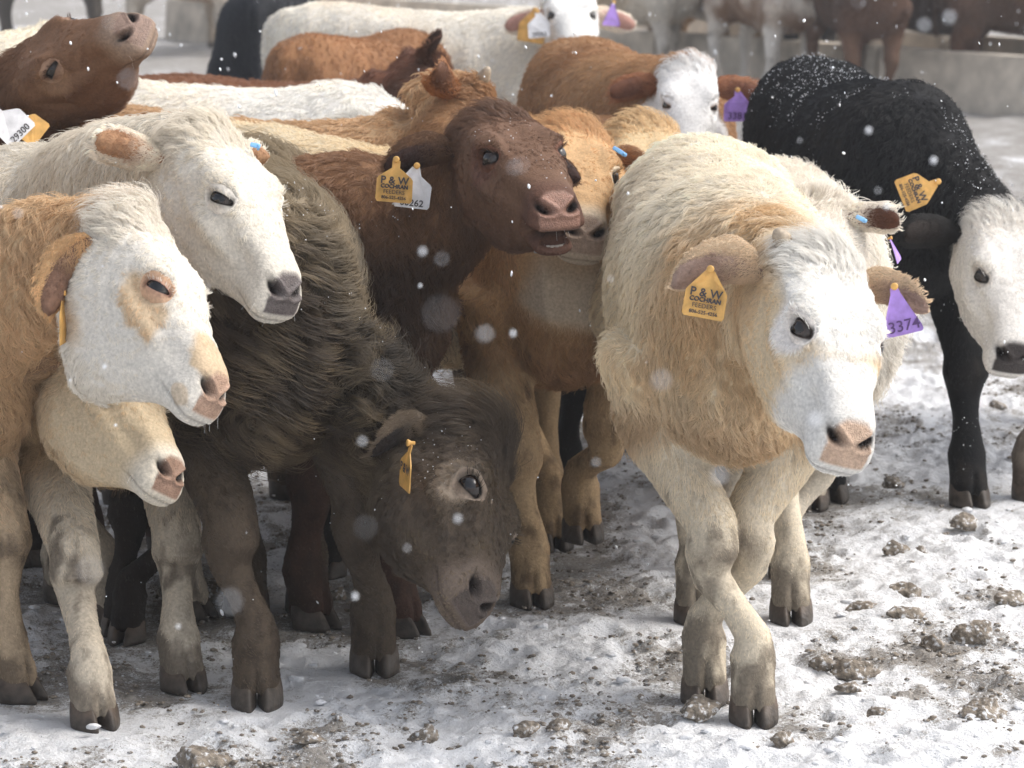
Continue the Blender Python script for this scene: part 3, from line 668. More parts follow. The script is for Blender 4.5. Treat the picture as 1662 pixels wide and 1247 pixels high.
CALVES = json.loads(r'''[{"label":"cream calf with white face, orange and purple ear tags, walking out front","base":[0.43,6.1],"fwd":[0.02,-1],"k":1.06,"poll":[0.572,5.72,0.954],"nose":[0.5985,5.4212,0.6146],"up":[0.46,-0.84,0.3],"colors":{"base":"#f0dcb6","alt":"#e4cb9c","neck":"#d9b784","back":"#f6ead2","face":"#ebe7df","leg":"#e9d9bc","nose":"#bda28c","eyering":"#f4ece4","head":"#e2c9a0","ear":"#dcc09a","earin":"#a08474","eyerim":"#3a302c","lid":"#efe6dc","belly":"#d0b084"},"detail":2,"hairs":170000,"face":"blaze","feet":[[0.383,6.045,0.0],[0.469,5.895,0.0],[0.613,6.706,0.0],[0.403,6.706,0.0]],"fur":0.98,"curl":0.22,"clump":0.6,"mud":1.0,"seed":11,"earfur":0.5,"leg":0.93,"neckf":1.12,"headw":0.99,"fat":0.97,"horns":[[0.01,0.082,-0.01,0.022]],"ears":{"R":{"world":[[-0.97,-0.15,0.08],[-0.22,-0.86,-0.42]],"wide":0.068},"L":{"world":[[0.96,-0.1,-0.02],[0.25,-0.75,-0.6]],"len":0.135,"wide":0.066}}},
{"label":"tan and white calf with curly white forehead and tan eye patch, far left","base":[-1.17,6.03],"fwd":[0.85,-0.5],"k":1.02,"poll":[-0.701,5.78,1.009],"nose":[-0.5291,5.5579,0.6796],"up":[0.93,-0.28,0.35],"colors":{"base":"#dcbb8c","alt":"#cda878","face":"#e8e0d2","spot":"#dabd95","nose":"#b99a85","leg":"#d8bb94","ear":"#d9ac70","earin":"#7d5a44","eyerim":"#b58672","lid":"#cda27c"},"detail":2,"hairs":105000,"face":"patch","feet":[[-0.996,6.063,0.0],null,null,null],"fur":1.0,"curl":0.3,"crown":1.5,"iris":"#37332f","squint":0.62,"jaw":1.32,"mud":0.9,"seed":23,"necku":0.3,"ears":{"R":{"world":[[-0.55,-0.35,-0.75],[0.5,-0.8,-0.25]],"len":0.15}}},
{"label":"cream white calf with grey nose looking down between its neighbours","base":[-1.08,6.87],"fwd":[0.8,-0.55],"k":1.05,"poll":[-0.598,6.12,1.143],"nose":[-0.4232,5.8941,0.8178],"up":[0.78,-0.55,0.36],"colors":{"base":"#e9dfcd","alt":"#dacdb8","face":"#e8dfce","head":"#e5dac7","nose":"#6e6664","leg":"#d9c8ae","ear":"#efe2cd","earin":"#ad7f55","eyerim":"#26221f","lid":"#e9e0d2"},"detail":2,"hairs":100000,"face":"full","feet":[[-0.72,6.75,0],[-0.88,6.68,0],null,null],"fur":0.9,"mud":0.6,"seed":37,"neckf":1.05,"squint":0.68,"ears":{"R":{"world":[[-0.75,-0.25,0.35],[0.45,-0.8,0.1]],"len":0.145},"L":{"axis":[-0.35,0.8,0.2],"len":0.13}}},
{"label":"pale tan calf holding its head low under the curly fronted calf","base":[-0.84,6.34],"fwd":[0.45,-0.89],"k":0.86,"poll":[-0.807,6.02,0.724],"nose":[-0.6326,5.7611,0.4943],"up":[0.85,-0.32,0.45],"colors":{"base":"#c4a578","alt":"#b39468","face":"#e6d5b6","head":"#d9c19a","muzzle":"#e8dcc6","nose":"#9b7e6c","leg":"#e0d0b6","ear":"#b8966c","earin":"#8a6a4c","belly":"#c7ab80"},"detail":2,"hairs":55000,"feet":[[-0.667,6.139,0.0],[-0.81,5.864,0.0],null,null],"fur":1.1,"mud":1.0,"seed":41,"leg":1.14,"squint":0.9},
{"label":"shaggy dark brown curly haired calf sniffing the snow with lowered head","base":[-0.5,6.24],"fwd":[0.12,-1],"k":1.03,"poll":[-0.053,6.2,0.503],"nose":[-0.0654,5.8387,0.2347],"up":[0.9,-0.4,0.16],"colors":{"base":"#4d4233","alt":"#342c23","tip":"#a48d66","back":"#9a896c","head":"#5f5040","leg":"#605140","nose":"#5d534d","muzzle":"#7c6b5c","eyering":"#a3917c","ear":"#7a674f","earin":"#2a201a","eyerim":"#15110e","lid":"#a08c78","belly":"#54422e","neck":"#4a3a28"},"detail":2,"hairs":160000,"feet":[[-0.285,6.28,0.0],[-0.506,6.017,0.0],[-0.455,6.809,0.0],[-0.591,6.78,0.0]],"snow":240,"fur":1.45,"curl":0.85,"clump":0.7,"cell":1.25,"mud":0.5,"seed":53,"leg":1.03,"dirtcol":"#3f342b","hoofcol":"#4d4238","headw":1.1,"crown":1.6,"facefur":1.3,"neckf":0.92,"fat":0.87,"eyesize":1.1,"ears":{"R":{"world":[[-0.75,-0.35,-0.12],[0.1,-0.75,-0.65]],"len":0.13}}},
{"label":"dark red brown calf with open mouth showing teeth, head held high","base":[-0.38,6.8],"fwd":[0.75,-0.66],"k":1.04,"poll":[-0.046,6.62,1.12],"nose":[0.1001,6.254,0.9408],"up":[0.14,-0.42,0.9],"colors":{"base":"#6a4a2e","alt":"#513925","back":"#94683f","head":"#7b583f","nose":"#9c7868","muzzle":"#6e4a38","leg":"#53382a","ear":"#75502f","earin":"#3a221a","eyerim":"#1b1310","lid":"#6f452f","eyering":"#7e5540"},"detail":2,"hairs":110000,"feet":[[-0.242,6.6,0.0],[-0.438,6.655,0.0],null,null],"fur":0.95,"curl":0.3,"mud":0.5,"seed":61,"open":0.48,"whiskers":6,"dirtcol":"#33261d","hoofcol":"#3d3129","snow":130,"crown":0.9,"ears":{"R":{"world":[[-1,-0.12,-0.1],[0.05,-0.85,-0.32]],"len":0.15,"wide":0.06},"L":{"axis":[-0.1,0.75,-0.45],"open":[0.5,0.2,0.3],"len":0.13}}},
{"label":"golden tan calf half hidden behind the open mouthed red calf","base":[0.11,7.08],"fwd":[0.2,-1],"k":1.03,"poll":[0.135,7.08,1.063],"nose":[0.1584,6.7109,0.838],"up":[0.22,-0.55,0.8],"colors":{"base":"#cfa264","alt":"#be9056","head":"#d9ab70","muzzle":"#ddc6a6","nose":"#a8917e","leg":"#c4a272","ear":"#c09060","earin":"#9a6a48","eyerim":"#15110f","lid":"#dcc7a8","neck":"#be9058","belly":"#a87c4e"},"detail":2,"hairs":75000,"feet":[[0.165,7.2,0.075],[0.043,6.868,0.0],null,[0.099,7.451,0.0]],"fur":1.0,"mud":0.6,"seed":67,"dirtcol":"#4d3a2a","ears":{"L":{"world":[[0.9,-0.1,-0.15],[0.1,-0.5,-0.8]],"len":0.125}}},
{"label":"black calf with white face standing at the right, snow specks on back","base":[1.0,8.14],"fwd":[0.2,-1],"k":1.1,"poll":[1.223,7.72,0.798],"nose":[1.2142,7.4763,0.4403],"up":[0.25,-0.8,0.5],"colors":{"base":"#15161a","alt":"#1d1c1d","face":"#efe9e0","nose":"#3d3735","leg":"#131315","ear":"#1b1714","earin":"#2a211c","eyerim":"#1a1614","lid":"#d8cfc4"},"detail":2,"hairs":105000,"face":"full","feet":[[1.185,7.961,0.0],[0.825,8.032,0.0],null,null],"fur":0.85,"mud":0.35,"seed":71,"snow":1100,"fat":0.92,"dirtcol":"#2e2823","hoofcol":"#4a4039","ears":{"R":{"world":[[-0.85,-0.3,0.15],[-0.1,-0.9,0.1]],"len":0.16}}},
{"label":"fluffy white calf mostly hidden behind the walking cream calf","base":[0.7,7.3],"fwd":[0.05,-1],"k":0.9,"poll":[0.642,6.95,0.901],"nose":[0.5398,6.6316,0.6261],"up":[-0.75,-0.52,0.35],"colors":{"base":"#f0e9dd","alt":"#e6dccb","head":"#efe6d8","nose":"#c0a494","ear":"#efe4d4","earin":"#5a3420","leg":"#e0d2ba","eyerim":"#2a2320"},"detail":1,"hairs":45000,"feet":[[0.64,7.12,0],[0.5,7.15,0],null,null],"fur":1.6,"mud":0.4,"seed":73,"thick":0.7,"ears":{"L":{"world":[[0.93,-0.3,0.05],[-0.25,-0.9,0.05]],"len":0.125,"sag":0.012}}},
{"label":"brown calf lifting its muzzle to the sky at the top left","base":[-1.28,7.55],"fwd":[0.85,-0.5],"k":1.04,"poll":[-1.216,7.45,1.147],"nose":[-0.8635,7.2316,1.2711],"up":[-0.5,-0.55,0.75],"colors":{"base":"#6e4426","alt":"#5a3520","head":"#845d3e","nose":"#8c7568","muzzle":"#a58a74","leg":"#3a2a20","ear":"#6a4226","earin":"#4a2e20","eyerim":"#1d1512","lid":"#a98468","eyering":"#9a7352"},"detail":2,"hairs":55000,"feet":[[-1.142,7.275,0.0],null,null,null],"fur":0.8,"mud":0.7,"seed":79,"dirtcol":"#2b221c","necku":1.1,"squint":0.6,"snow":50,"ears":{"R":{"world":[[-0.3,-0.55,-0.6],[0.5,-0.6,0.2]],"len":0.16}}},
{"label":"calf hidden behind the front calves, only its tan ear and dark legs showing","base":[-0.66,6.62],"fwd":[-0.25,-0.97],"k":0.84,"poll":[-0.694,6.42,0.681],"nose":[-0.7885,6.6595,0.426],"up":[-0.5,-0.75,0.4],"colors":{"base":"#a98a62","alt":"#97794f","nose":"#8a6c5c","leg":"#352a22","ear":"#b9986c","earin":"#8a6a4c"},"detail":1,"hairs":16000,"feet":[[-0.823,6.524,0.0],[-0.848,6.6,0.0],null,[-1.158,7.262,0.0]],"fur":1.0,"mud":0.9,"seed":211,"dirtcol":"#241d18","ears":{"L":{"world":[[0.96,-0.2,-0.12],[-0.1,-1,0.1]],"len":0.16}}},
{"label":"orange tan calf with two short horns behind the red calf","base":[-0.33,8.02],"fwd":[1,-0.12],"k":1.02,"poll":[-0.072,7.98,1.058],"nose":[-0.0247,7.7237,0.7123],"up":[0.5,0.5,0.7],"colors":{"base":"#b58755","alt":"#9d7246","back":"#c79f6e","nose":"#8a6a58","leg":"#6b4a30","ear":"#a8703c","earin":"#6a4630"},"detail":1,"hairs":45000,"fur":1.15,"seed":83,"snow":40,"horns":[[0.0,-0.07,0.0,0.036],[0.0,0.07,0.0,0.036]]},
{"label":"white backed calf in the middle of the herd at left","base":[-0.5,9.05],"fwd":[1,-0.05],"k":1.03,"poll":[-0.434,8.95,0.875],"nose":[-0.3628,8.6801,0.5442],"up":[0.8,-0.3,0.5],"colors":{"base":"#f3efe6","alt":"#e9e0d0","nose":"#b09888","ear":"#efe6d8","earin":"#a08068"},"detail":1,"hairs":32000,"fur":1.2,"seed":89},
{"label":"cream backed calf between the red calf and the horned calf","base":[-0.2,7.5],"fwd":[0.7,-0.7],"k":0.99,"poll":[-0.221,7.4,0.826],"nose":[-0.2544,7.0667,0.5518],"up":[0.6,-0.5,0.6],"colors":{"base":"#ecd9b4","alt":"#e0c89c","nose":"#b09080","ear":"#e0c89c","earin":"#9a7858","leg":"#8a6c4c"},"detail":1,"hairs":25000,"fur":1.1,"seed":97,"mud":0.8},
{"label":"reddish brown calf seen from behind with its head turned away","base":[-0.4,9.75],"fwd":[1,0.1],"k":1.0,"poll":[-0.237,9.8,0.999],"nose":[-0.1621,9.5363,0.6639],"up":[0.6,0.7,0.3],"colors":{"base":"#8f5a33","alt":"#74452a","head":"#6b432a","nose":"#5a4438","ear":"#6b432a","earin":"#4a2e20","leg":"#4a3424"},"detail":1,"hairs":30000,"fur":1.0,"seed":101},
{"label":"brown calf rump standing before the white cow","base":[-0.42,12.1],"fwd":[0.45,0.9],"k":1.02,"poll":[-0.466,12.4,0.637],"nose":[-0.4102,12.1367,0.298],"up":[0.4,0.8,0.4],"colors":{"base":"#8a5a36","alt":"#6e4529","back":"#a3703f","nose":"#5a4438","ear":"#6b432a","earin":"#4a2e20","leg":"#4a3424"},"detail":1,"hairs":22000,"fur":1.0,"seed":103},
{"label":"big creamy white cow standing side on with yellow and white tags","base":[0.02,12.3],"fwd":[1,-0.06],"k":1.1,"poll":[0.221,12.0,1.157],"nose":[0.2301,11.6223,0.9457],"up":[0.0,-0.35,0.9],"colors":{"base":"#efe8da","alt":"#e0d3bf","face":"#f5f2ec","head":"#f1ece2","nose":"#a08a7c","ear":"#e8d8c4","earin":"#b08070","eyerim":"#2a2320","belly":"#d2bfa2","neck":"#e6dac6","leg":"#cdb998"},"detail":1,"hairs":45000,"fur":0.9,"face":"full","seed":107,"mud":0.9},
{"label":"orange calf with white face and purple tag at top centre","base":[0.45,9.55],"fwd":[0.3,-0.95],"k":1.08,"poll":[0.521,9.28,1.063],"nose":[0.5176,9.018,0.7843],"up":[0.05,-0.9,0.4],"colors":{"base":"#b98b58","alt":"#a07243","face":"#f5f2ee","nose":"#c0998a","ear":"#a5683a","earin":"#7a4a30","eyerim":"#8a6a54","leg":"#9a6a40"},"detail":1,"hairs":42000,"fur":1.05,"face":"full","seed":109,"squint":0.7,"ears":{"R":{"axis":[0.05,0.95,-0.1]},"L":{"axis":[0.02,1,-0.05]}}},
{"label":"light tan calf peeping over the golden calf, dark muddy legs","base":[0.32,8.25],"fwd":[0.12,-1],"k":0.93,"poll":[0.336,7.95,0.997],"nose":[0.3484,7.6062,0.7342],"up":[0.1,-0.8,0.55],"colors":{"base":"#b08450","alt":"#95693c","head":"#dfc08c","nose":"#b09080","ear":"#c99c62","earin":"#9a7050","leg":"#221c18"},"detail":1,"hairs":30000,"feet":[null,[0.149,8.146,0.0],null,null],"fur":1.1,"seed":113,"dirtcol":"#1d1814"},
{"label":"nearly black calf turned away at top left","base":[-1.05,14.5],"fwd":[0.05,1],"k":1.1,"poll":[-1.165,15.2,0.795],"nose":[-1.1773,15.29,0.3718],"up":[0,0.8,0.5],"colors":{"base":"#23262e","alt":"#1a1c22","nose":"#1d1d20","ear":"#202228","earin":"#151518","leg":"#1a1a1e"},"detail":1,"hairs":14000,"fur":0.9,"seed":127,"snow":120},
{"label":"cream calf back showing above the brown lifted head","base":[-1.45,9.95],"fwd":[0.0,1],"k":1.16,"poll":[-1.999,10.7,0.923],"nose":[-2.0744,10.9293,0.5636],"up":[-0.3,0.8,0.5],"colors":{"base":"#efe4cd","alt":"#e4d5b8","nose":"#b09080","ear":"#e0d0b0","earin":"#9a7858"},"detail":1,"hairs":16000,"fur":1.1,"seed":131},
{"label":"white calf cut off by the frame beyond the black calf","base":[1.76,8.55],"fwd":[0.1,-1],"k":0.92,"poll":[1.555,8.2,0.753],"nose":[1.5148,7.8571,0.4919],"up":[0.1,-0.8,0.5],"colors":{"base":"#f2ede4","alt":"#e8dfd0","nose":"#b09080","ear":"#e8dccb","earin":"#9a7858","leg":"#8f8070"},"detail":1,"hairs":16000,"feet":[null,[1.352,8.04,0.0],null,null],"fur":1.1,"seed":137,"mud":1.0},
{"label":"brown and white cow with white stockings before the bunk","base":[1.92,21.6],"fwd":[0.5,-0.86],"k":1.04,"poll":[2.061,21.2,1.219],"nose":[2.147,21.1739,0.7903],"up":[0.3,-0.6,0.7],"colors":{"base":"#8f6a4a","alt":"#d8cabb","leg":"#e9e0d4","neck":"#e4dacd","nose":"#8a7468","ear":"#8a6242","earin":"#5a4030"},"detail":0,"hairs":7000,"seed":149,"mud":0.4,"feet":[[2.027,21.88,0.0],[1.758,21.488,0.0],null,null],"thick":1.8,"fat":1.1},
{"label":"pale tan cow with white legs beside the stockinged cow","base":[1.1,22.9],"fwd":[0.9,-0.3],"k":1.04,"poll":[1.493,22.6,1.212],"nose":[1.5849,22.5766,0.774],"up":[0.3,-0.6,0.7],"colors":{"base":"#d2bd9e","alt":"#e6dccc","leg":"#e2d8ca","nose":"#8a7468","ear":"#cdb79a","earin":"#6a5040"},"detail":0,"hairs":7000,"seed":151,"mud":0.5,"thick":1.8,"fat":1.1},
{"label":"white bellied brown cow between the pale cow and the stockings","base":[1.62,23.0],"fwd":[0.6,-0.8],"k":1.04,"poll":[1.8,22.6,1.256],"nose":[1.8328,22.4063,0.8703],"up":[0.3,-0.6,0.7],"colors":{"base":"#8a6648","alt":"#6e4e36","belly":"#e4dacd","leg":"#a98a6a","nose":"#6a5448","ear":"#8a6242","earin":"#5a4030"},"detail":0,"hairs":7000,"seed":181,"mud":0.5,"thick":1.8,"fat":1.1},
{"label":"dark cow half hidden behind the stockinged cow","base":[2.12,22.5],"fwd":[0.3,-0.95],"k":1.04,"poll":[2.234,22.1,1.264],"nose":[2.2631,21.8869,0.8883],"up":[0.3,-0.6,0.7],"colors":{"base":"#3a2e28","alt":"#2a221e","leg":"#2c2420","nose":"#2a2422","ear":"#3a2e28","earin":"#2a1f1a"},"detail":0,"hairs":7000,"seed":191,"mud":0.3,"thick":1.8,"fat":1.1},
{"label":"brown cow standing just beyond the black calf back","base":[2.38,20.9],"fwd":[0.25,-0.97],"k":1.04,"poll":[2.271,20.5,1.332],"nose":[2.2878,20.246,0.9819],"up":[0.3,-0.6,0.7],"colors":{"base":"#6b4a36","alt":"#543a2b","leg":"#7a563e","nose":"#3a2c26","ear":"#55392a","earin":"#3a261c"},"detail":0,"hairs":7000,"seed":157,"mud":0.4,"thick":1.8,"fat":1.1},
{"label":"dark brown cow broadside before the bunk at the right","base":[3.12,21.5],"fwd":[0.95,-0.25],"k":1.04,"poll":[3.345,21.2,1.116],"nose":[3.3867,20.9058,0.8012],"up":[0.3,-0.6,0.7],"colors":{"base":"#563c2e","alt":"#41302a","leg":"#7a5540","nose":"#3a2c26","ear":"#55392a","earin":"#3a261c"},"detail":0,"hairs":7000,"seed":163,"mud":0.4,"thick":1.8,"fat":1.1},
{"label":"reddish brown cow cut off by the frame at the upper right","base":[3.75,21.0],"fwd":[0.9,-0.3],"k":1.04,"poll":[3.922,20.7,0.808],"nose":[3.9666,20.4464,0.46],"up":[0.3,-0.6,0.7],"colors":{"base":"#7a5640","alt":"#5a4030","leg":"#6a4a36","nose":"#3a2c26","ear":"#6a4732","earin":"#3a261c"},"detail":0,"hairs":7000,"seed":167,"mud":0.4,"thick":1.8,"fat":1.1},
{"label":"white and tan cow far back behind the lifted muzzle","base":[-2.45,26.6],"fwd":[1,-0.1],"k":1.04,"poll":[-2.113,26.4,1.189],"nose":[-2.0453,26.1541,0.8392],"up":[0.3,-0.6,0.7],"colors":{"base":"#d9cbb8","alt":"#b08a62","leg":"#d5c8b6","nose":"#8a7468","ear":"#cdb79a","earin":"#6a5040"},"detail":0,"hairs":7000,"seed":173,"mud":0.5,"thick":1.8,"fat":1.1},
{"label":"tan cow far back beside the nearly black calf","base":[-2.05,27.3],"fwd":[0.7,-0.7],"k":1.04,"poll":[-2.266,27.0,1.231],"nose":[-2.2,26.7645,0.8738],"up":[0.3,-0.6,0.7],"colors":{"base":"#b59a7a","alt":"#8a6a4c","leg":"#c5b29a","nose":"#8a7468","ear":"#b59a7a","earin":"#6a5040"},"detail":0,"hairs":7000,"seed":179,"mud":0.5,"thick":1.8,"fat":1.1},
{"label":"dark grey brown cow far back in the upper left corner","base":[-3.7,27.6],"fwd":[1,0.0],"k":1.04,"poll":[-3.634,27.4,1.172],"nose":[-3.5604,27.1785,0.8075],"up":[0.3,-0.6,0.7],"colors":{"base":"#6f665c","alt":"#4c4640","leg":"#5a5148","nose":"#5a4c44","ear":"#8a7a68","earin":"#5a4438"},"detail":0,"hairs":7000,"seed":193,"mud":0.6,"thick":1.8,"fat":1.1}]''')
FR = [calf(sp) for sp in CALVES]

# ------------------------------------------------------------------ ground
def axis_pts(a, b, st, lo, hi, g=1.16):
    m = list(np.arange(a, b, st)); s = st; x = b; up = []
    while x < hi: up.append(x); s *= g; x += s
    up.append(hi); s = st; x = a; dn = []
    while x > lo: s *= g; x -= s; dn.append(max(x, lo))
    return np.array(sorted(set(dn)) + m + up)
def ground_height(X, Y):
    p = np.stack([X, Y, np.zeros_like(X)], 1)
    big = fbm(p * np.array([2.2, 1.6, 1]), 5, 3); lum = fbm(p * np.array([11, 9, 1]), 15, 4, .55); fine = fbm(p * 34, 33, 4, .75)
    rid = 1 - np.abs(fbm(p * np.array([7, 6, 1]) + 3, 44, 3))
    h = .012 * big + .020 * lum + .016 * fine + .010 * (rid - .75)
    mud = fbm(p * np.array([5.5, 3.6, 1]) + 9, 60, 5, .62) + .45 * fine - .1 * lum
    c_, r_ = cellpt(np.stack([X * 6.2, Y * 5.2, np.full_like(X, .5)], 1), 91)
    dd = np.hypot(X - c_[:, 0] / 6.2, Y - c_[:, 1] / 5.2); on = r_ > .35                  # hoof holes
    h = h - on * .016 * np.exp(-(dd / .036) ** 4) + on * .008 * np.exp(-((dd - .058) / .02) ** 2)
    return h, mud + .16 * on * np.exp(-(dd / .045) ** 2)
def build_ground():
    xs = axis_pts(-1.3, 1.6, .0078, -700, 700); ys = axis_pts(5.5, 9.0, .0082, -60, 1500, 1.045)
    ys = np.concatenate([ys[ys > 4.9], np.array([-60, -20, -5, 0, 2, 3.5, 4.5])]); ys = np.sort(ys)
    gx, gy = np.meshgrid(xs, ys); X = gx.ravel(); Y = gy.ravel(); h, mud = ground_height(X, Y)
    far = sstep(40, 16, np.hypot(X, Y)); h = h * far * (1 + .8 * sstep(9, 14, Y))
    pack = np.zeros(len(X))
    for fr in FR:
        for ft, hd in fr['feet']:
            d = np.hypot(X - ft[0], Y - ft[1]); wgt = sstep(.20, .06, d); h = h * (1 - wgt) - .004 * wgt; pack = np.maximum(pack, sstep(.3, .05, d))
    # trampled: darker mud among the herd and towards the bunk
    herd = np.exp(-(((X + .45) / .8) ** 2 + ((Y - 7.1) / .95) ** 2)) * .17 + .16 * np.exp(-(((X - 1.0) / .5) ** 2 + ((Y - 6.1) / .3) ** 2)) + sstep(8.6, 13, Y) * .66 * sstep(60, 30, Y)
    mudv = sstep(-.25, .66, mud + herd + pack * .14)
    n, m_ = len(xs), len(ys); i = np.arange((m_ - 1) * (n - 1)); a = (i // (n - 1)) * n + i % (n - 1)
    Fq = np.stack([a, a + 1, a + 1 + n, a + n], 1)
    me = bpy.data.meshes.new('ground'); me.vertices.add(len(X)); me.vertices.foreach_set('co', np.stack([X, Y, h - mudv * .004], 1).ravel())
    me.loops.add(Fq.size); me.loops.foreach_set('vertex_index', Fq.ravel()); me.polygons.add(len(Fq)); me.polygons.foreach_set('loop_start', np.arange(len(Fq)) * 4)
    me.polygons.foreach_set('use_smooth', np.ones(len(Fq), bool)); me.update(calc_edges=True); me.validate()
    at = me.attributes.new('mud', 'FLOAT', 'POINT'); at.data.foreach_set('value', mudv)
    m = bpy.data.materials.new('trampled_snow'); m.use_nodes = True; nn = m.node_tree.nodes; l = m.node_tree.links; b = nn['Principled BSDF']
    A = nn.new('ShaderNodeAttribute'); A.attribute_name = 'mud'; tc = nn.new('ShaderNodeTexCoord')
    def noise(s, d=6):
        t = nn.new('ShaderNodeTexNoise'); t.inputs['Scale'].default_value = s; t.inputs['Detail'].default_value = d; t.inputs['Roughness'].default_value = .65; l.new(tc.outputs['Object'], t.inputs['Vector']); return t.outputs['Fac']
    def math_(op, a_, b_):
        q = nn.new('ShaderNodeMath'); q.operation = op
        for i_, v in enumerate((a_, b_)):
            if isinstance(v, (int, float)): q.inputs[i_].default_value = v
            else: l.new(v, q.inputs[i_])
        return q.outputs[0]
    def ramp(v, pts):
        q = nn.new('ShaderNodeValToRGB'); e = q.color_ramp.elements
        while len(e) < len(pts): e.new(.5)
        for k_, (pos, c) in enumerate(pts): e[k_].position = pos; e[k_].color = (*c, 1)
        l.new(v, q.inputs[0]); return q.outputs[0]
    n1 = noise(48); n2 = noise(170); n3 = noise(14); n4 = noise(420, 3)
    fac = math_('ADD', math_('MULTIPLY', A.outputs['Fac'], .62), math_('MULTIPLY', math_('SUBTRACT', n1, .5), 1.05))
    fac = math_('ADD', fac, math_('MULTIPLY', math_('SUBTRACT', n2, .5), 1.35))
    fac = math_('ADD', fac, math_('MULTIPLY', math_('SUBTRACT', noise(6.5, 4), .5), .9))
    fac = math_('ADD', fac, math_('MULTIPLY', math_('SUBTRACT', n4, .5), .9))
    fac = ramp(fac, [(.22, (0, 0, 0)), (.54, (.90, .90, .90))])
    snow = ramp(n3, [(.3, (.76, .77, .79)), (.6, (.86, .865, .875))])
    mudc = ramp(n1, [(.3, (.11, .095, .08)), (.5, (.22, .195, .165)), (.68, (.40, .365, .32))])
    mx = nn.new('ShaderNodeMix'); mx.data_type = 'RGBA'; l.new(fac, mx.inputs[0]); l.new(snow, mx.inputs[6]); l.new(mudc, mx.inputs[7])
    l.new(mx.outputs[2], b.inputs['Base Color']); b.inputs['Roughness'].default_value = .8; b.inputs['Specular IOR Level'].default_value = .25
    bp = nn.new('ShaderNodeBump'); bp.inputs['Strength'].default_value = 1.; bp.inputs['Distance'].default_value = .012
    hsum = math_('ADD', math_('MULTIPLY', n1, 1.), math_('MULTIPLY', n2, .6)); l.new(hsum, bp.inputs['Height']); l.new(bp.outputs['Normal'], b.inputs['Normal'])
    me.materials.append(m); o = link(bpy.data.objects.new('ground', me)); o['kind'] = 'structure'
build_ground()

# clods
def clod_mat():
    m = mat('clod', (.23, .195, .155), .9, noise=(60, .45, 1.45), bump=(120, .9, .008)); nn = m.node_tree.nodes; l = m.node_tree.links; b = nn['Principled BSDF']
    src = b.inputs['Base Color'].links[0].from_socket
    t = nn.new('ShaderNodeTexNoise'); t.inputs['Scale'].default_value = 95; t.inputs['Detail'].default_value = 5; tc = nn.new('ShaderNodeTexCoord'); l.new(tc.outputs['Object'], t.inputs['Vector'])
    r = nn.new('ShaderNodeValToRGB'); r.color_ramp.elements[0].position = .54; r.color_ramp.elements[1].position = .70; l.new(t.outputs['Fac'], r.inputs[0])
    mx = nn.new('ShaderNodeMix'); mx.data_type = 'RGBA'; l.new(r.outputs[0], mx.inputs[0]); l.new(src, mx.inputs[6]); mx.inputs[7].default_value = (.80, .81, .83, 1); l.new(mx.outputs[2], b.inputs['Base Color'])
    return m
M['clod'] = clod_mat()
def ico(sub):
    bm = bmesh.new(); bmesh.ops.create_icosphere(bm, subdivisions=sub, radius=1); V = np.array([v.co[:] for v in bm.verts]); F = [tuple(v.index for v in f.verts) for f in bm.faces]; bm.free(); return V, F
IV, IF = ico(4)
def clod_shape(s, seed, flat=.6):
    rg = np.random.default_rng(seed); nn_ = nrm(rg.normal(0, 1, (13, 3))); ds = rg.uniform(.62, 1.0, 13)
    r = np.min(ds[None] / np.maximum(IV @ nn_.T, .18), axis=1); r = np.minimum(r, 1.25)      # broken, flat sided lump
    r = r * (1 + .30 * fbm(IV * 2.2 + seed, seed, 4, .6) + .10 * fbm(IV * 9 + seed, seed + 2, 2))
    return IV * r[:, None] * np.array([s * 1.05, s * .85, s * flat * 1.1])
